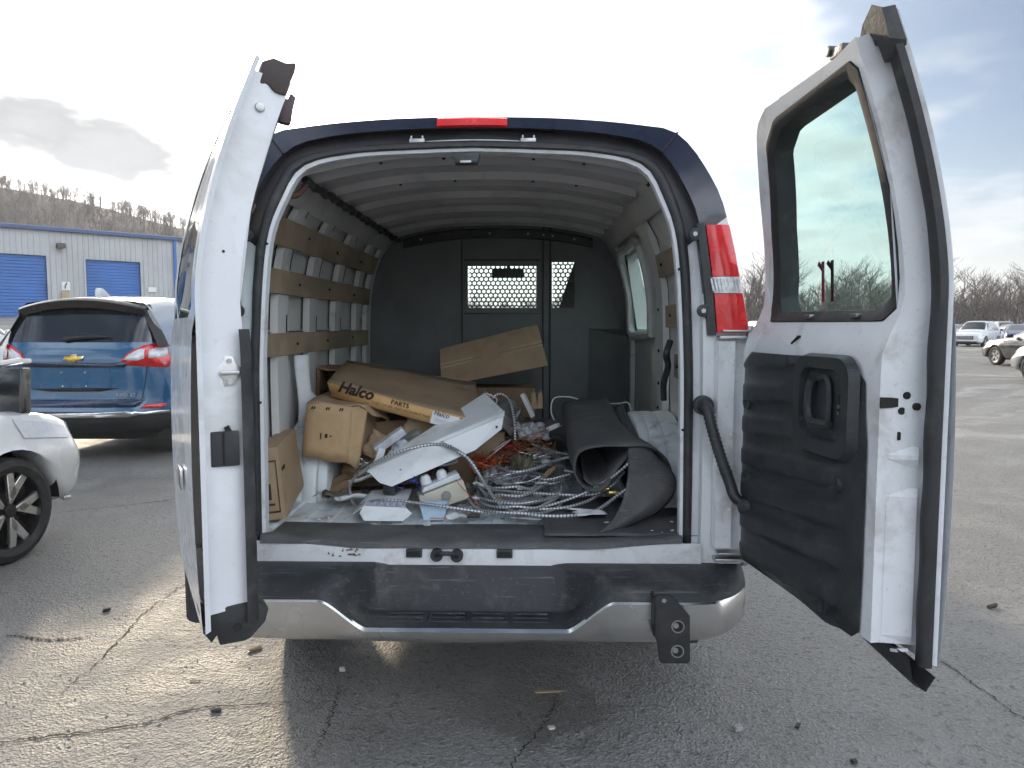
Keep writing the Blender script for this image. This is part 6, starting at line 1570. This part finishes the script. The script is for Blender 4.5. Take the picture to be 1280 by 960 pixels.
# white car beyond the silver one on the left
e, c = generic('parked_suv', SUV, (.85, 3.62), white_car, 'white car at the left edge behind the blue crossover', 'car')
place(e, -13.05, 12.5, R(4))

# ---- blue crossover seen from behind
bs = empty('blue_crossover', label='blue crossover with gold emblem and black rear bumper, seen from behind', cat='car')
ST = [(.30, .26, .90, 1.06, .895, 1.63, .66), (.9, .23, .92, 1.03, .905, 1.69, .64), (1.9, .22, .92, 1.0, .905, 1.69, .63), (2.5, .22, .92, .99, .90, 1.64, .61), (3.2, .22, .92, 1.0, .89, 1.06, .80), (3.4, .22, .92, 1.0, .88, 1.04, .82), (4.1, .24, .91, .95, .85, .985, .78), (4.45, .28, .87, .80, .80, .84, .72), (4.58, .40, .78, .70, .72, .72, .64)]
ST2 = [(y - .30,) + r_ for y, *r_ in [(q_[0], *q_[1:]) for q_ in ST] for r_ in [tuple(r_)]]
cb = Car(ST2, (.65, 3.32), wr=.345); cb.G[:, :, 1] += .30
# body, opened at the back: the rear skin is its own surface
m = MB(); A = [[(-x, y, z) for x, y, z in r_] + [(x, y, z) for x, y, z in r_[::-1][1:]] for r_ in cb.G.tolist()]; m.grid(A); m.add(A[-1], [tuple(range(len(A[0])))]); m.build('body', blue_car, bs, smooth=True, ang=50)
edge = cb.G[0]                                             # half outline (x, y, z) at the tail
zs_e = edge[:, 2]; xs_e = edge[:, 0]
kmax = int(np.argmax(zs_e > 1.60)) or len(zs_e) - 1
def rw_(z): return float(np.interp(z, zs_e[:kmax + 1], xs_e[:kmax + 1]))
def ry(z): return interp(z, [.20, .30, .42, .52, .60, .75, 1.0, 1.12, 1.20, 1.52, 1.60], [.16, .05, .0, .005, .05, .06, .045, .06, .085, .26, .30])
def rear(a_, z, off=0.0):
    x = a_ * rw_(z); y = ry(z) + (.30 - ry(z)) * (.12 * a_ ** 2 + .88 * abs(a_) ** 7) - off
    return (x, y, z)
def ra(x, z): return max(-1, min(1, x / rw_(z)))
def zone(name, z0, z1, mat, n=8, a0=-1.0, a1=1.0, off=0.0, parent=bs):
    m = MB(); m.grid([[rear(a_, z, off) for a_ in np.linspace(a0, a1, 41)] for z in np.linspace(z0, z1, n)]); return m.build(name, mat, parent, smooth=True, ang=50)
zone('tailgate', .50, 1.205, blue_car, 16)
zone('bumper_lower', .20, .50, trim_black, 8)
zone('rear_window_band', 1.205, 1.60, glass_dark, 10)
def rpatch(name, poly, mat, off=.006, parent=bs, nsub=3):
    """polygon in (x, z) laid on the rear skin with a little thickness"""
    bm = bmesh.new(); vs = [bm.verts.new((x, z, 0)) for x, z in poly]; bm.faces.new(vs)
    bmesh.ops.triangulate(bm, faces=bm.faces)
    for _ in range(nsub): bmesh.ops.subdivide_edges(bm, edges=[e_ for e_ in bm.edges if e_.calc_length() > .06], cuts=1)
    bmesh.ops.triangulate(bm, faces=bm.faces); bm.verts.index_update()
    V_ = [rear(ra(v_.co.x, v_.co.y), v_.co.y, off) for v_ in bm.verts]; F_ = [[v_.index for v_ in f.verts] for f in bm.faces]; bm.free()
    m = MB(); m.add(V_, F_); return m.build(name, mat, parent, smooth=True, solid=.006)
# roof spoiler over the glass
m = MB(); A = []
for a_ in np.linspace(-1, 1, 25):
    x = a_ * .66; c_ = 1 - .06 * a_ * a_
    A.append([(x, .42, 1.665 * c_ + .012), (x, .20 + .05 * a_ ** 4, 1.640 * c_ + .02), (x, .165 + .06 * a_ ** 4, 1.615 * c_ + .02), (x * 1.02, .20 + .06 * a_ ** 4, 1.53 * c_ + .03), (x * 1.0, .30, 1.52 * c_ + .03)])
m.grid(A); m.build('roof_spoiler', pm('spoiler_dark', (.02, .018, .019), .35, var=.03, coat=.3), bs, smooth=True)
for s in (-1, 1):
    m = MB(); m.grid([[(s * .655, .36, 1.60), (s * .70, .35, 1.50), (s * .80, .30, 1.32), (s * .885, .27, 1.16)], [(s * .60, .235, 1.58), (s * .64, .23, 1.50), (s * .74, .19, 1.32), (s * .835, .13, 1.16)]]); m.build('window_fin', trim_black, bs, smooth=True)
    # tail lamps: red shells, pale inner lenses
    rpatch('tail_lamp', [(s * x, z) for x, z in ((.475, 1.01), (.55, .975), (.875, .945), (.905, 1.0), (.90, 1.17), (.82, 1.20), (.68, 1.175), (.55, 1.10))], lamp_red, .010)
    rpatch('lamp_lens', [(s * x, z) for x, z in ((.515, 1.03), (.64, 1.02), (.70, 1.04), (.70, 1.14), (.66, 1.14), (.57, 1.09))], lamp_clear, .018)
    rpatch('lamp_lens', [(s * x, z) for x, z in ((.735, 1.045), (.84, 1.05), (.87, 1.07), (.86, 1.15), (.78, 1.15), (.735, 1.12))], lamp_clear, .018)
    rpatch('reflector', [(s * x, z) for x, z in ((.66, .535), (.86, .53), (.86, .575), (.70, .572))], lamp_red, .010)
    cb.patch('side_window', ((.62, 1.09), (1.30, 1.08), (1.30, 1.55), (.75, 1.50)), glass_dark, bs, s)
    cb.patch('side_window', ((1.0, 1.08), (1.80, 1.07), (1.80, 1.57), (1.0, 1.57)), glass_dark, bs, s)
    cb.patch('side_window', ((1.86, 1.07), (2.66, 1.04), (2.25, 1.50), (1.86, 1.57)), glass_dark, bs, s)
    for wy in (.95, 3.62): add_wheel(bs, s * .92, wy, .345, s, 'five')
    m = MB(); m.tube([(s * .73, .62, .30), (s * .73, .4, .30)], .03, 8); m.build('exhaust', steel, bs)
    # gap where tailgate meets quarter panel
    m = MB(); m.tube([rear(s * interp(z, (.5, .95), (.70, .80)), z, .002) for z in np.linspace(.56, .97, 10)], .004, 5); m.build('panel_gap', slot_dark, bs)
rpatch('bright_strip', [(-.86, .455), (-.2, .440), (.2, .440), (.55, .445), (.66, .47), (.88, .475), (.88, .50), (.62, .502), (.5, .475), (-.5, .475), (-.86, .48)], chrome_trim, .014)
zone('plate_recess', .735, .945, paint('car_blue_deep', (.012, .09, .20), .3), 6, -.40, .40, .006)
rpatch('handle_strip', [(-.52, .955), (.52, .955), (.54, 1.0), (-.54, 1.0)], pm('dark_blue_trim', (.01, .02, .045), .25, coat=.6), .008)
rpatch('tailgate_crease', [(-.45, .735), (-.25, .705), (.25, .705), (.45, .735), (.25, .722), (-.25, .722)], slot_dark, .008)
rpatch('bumper_painted_shade', [(-.70, .545), (.62, .545), (.70, .62), (.55, .625), (-.68, .62)], pm('bumper_shade_blue', (.010, .03, .075), .3, coat=.6), .005)  # darker blue patch painted as shade above the bumper
em = [(-.095, -.022), (-.075, .018), (-.03, .018), (-.025, .034), (.035, .034), (.03, .018), (.10, .018), (.078, -.022), (.03, -.022), (.025, -.038), (-.035, -.038), (-.03, -.022)]
eo = rpatch('gold_emblem', [(x, 1.045 + z) for x, z in em], pm('emblem_gold', (.72, .50, .10), .3, metal=.7), .020, nsub=1)
rpatch('emblem_edge', [(x * 1.12, 1.045 + z * 1.2) for x, z in em], chrome_trim, .014, nsub=1)
for x, z in ((-.12, .90), (.12, .90), (-.12, .76), (.12, .76)):
    m = MB(); m.cyl(rear(ra(x, z), z, .012), .010, .01, 'y', 8); m.build('plate_screw', chrome_trim, bs)
text_part('badge', 'EQUINOX', .058, frame_M(rear(ra(-.80, .645), .645, .012), (1, 0, 0), (0, 0, 1)), chrome_trim, bs, .004, bold=.001)
text_part('badge', 'AWD  LT', .050, frame_M(rear(ra(.42, .645), .645, .012), (1, 0, 0), (0, 0, 1)), chrome_trim, bs, .004, bold=.001)
m = MB(); P_ = [rear(ra(x, z), z, o_) for x, z, o_ in ((-.10, 1.235, .03), (0, 1.25, .035), (.15, 1.262, .03), (.36, 1.262, .022))]
m.tube(catmull(P_, 14), [.030 - .0018 * k for k in range(14)], 8); m.build('rear_wiper', trim_black, bs, smooth=True)
m = MB(); m.prism([(0, 0), (.22, 0), (.20, .02), (.08, .085), (.035, .095), (.01, .07)], -.03, .03, frame_M((.02, .50, 1.685), (0, 1, 0), (0, 0, 1))); m.build('roof_aerial', silver_car, bs, bevel=.012)
m = MB(); m.box((.05, .6, .27), (.12, .5, .10)); m.box((.1, 1.0, .25), (1.5, .12, .10)); m.build('rear_axle', trim_black, bs, bevel=.02)
m = MB(); m.box((0, 2.4, .30), (1.35, 3.8, .10)); m.build('underbody', slot_dark, bs)
place(bs, -4.42, 4.98, R(.5)); bs.location.z = .04

# ---- silver saloon whose front corner shows at the left edge
SED2 = SEDAN[:8] + [(4.2, .22, .905, .86, .85, .89, .74), (4.48, .26, .86, .80, .80, .82, .68), (4.60, .30, .78, .74, .72, .75, .60), (4.63, .34, .74, .66, .68, .68, .56)]
sv, c = generic('silver_sedan', SED2, (.95, 3.90), silver_car, 'silver sedan with two-tone star wheel, front corner at the left edge', 'car', suv=False, style='two', wr=.318)
th = R(-9.0); wx, wy = .905, 3.90
sv.rotation_euler = (0, 0, th)
sv.location = (-2.86 - (wx * math.cos(th) - wy * math.sin(th)), 1.80 - (wx * math.sin(th) + wy * math.cos(th)), 0)
m = MB(); m.box((.60, 4.10, .98), (.42, .10, .36), (R(-4), 0, R(8))); m.build('raised_panel', pm('panel_black', (.02, .02, .022), .2, coat=.8, var=.3, vscale=4), sv, bevel=.012)
m = MB(); m.box((.60, 4.10, 1.175), (.44, .12, .03), (R(-4), R(-8), R(8))); m.build('panel_rim', silver_car, sv, bevel=.01)
m = MB(); m.box((.70, 4.50, .27), (.22, .05, .035), (0, 0, R(-30))); m.build('chin_trim', chrome_trim, sv, bevel=.015)

# ------------------------------------------------------------------ damp winter air over the lot
m = MB(); m.box((0, 590, 41), (1840, 1840, 88)); hz_ = m.build('haze', None, recentre=False)
hm = bpy.data.materials.new('haze_air'); hm.use_nodes = True; ht = hm.node_tree; ht.nodes.clear()
pv = ht.nodes.new('ShaderNodeVolumePrincipled'); pv.inputs['Color'].default_value = (.93, .95, 1.0, 1); pv.inputs['Density'].default_value = .00055; pv.inputs['Anisotropy'].default_value = .2
ho = ht.nodes.new('ShaderNodeOutputMaterial'); ht.links.new(pv.outputs[0], ho.inputs['Volume'])
hz_.data.materials.clear(); hz_.data.materials.append(hm); tag(hz_, 'thin pale winter haze over the whole lot', 'haze', kind='stuff')
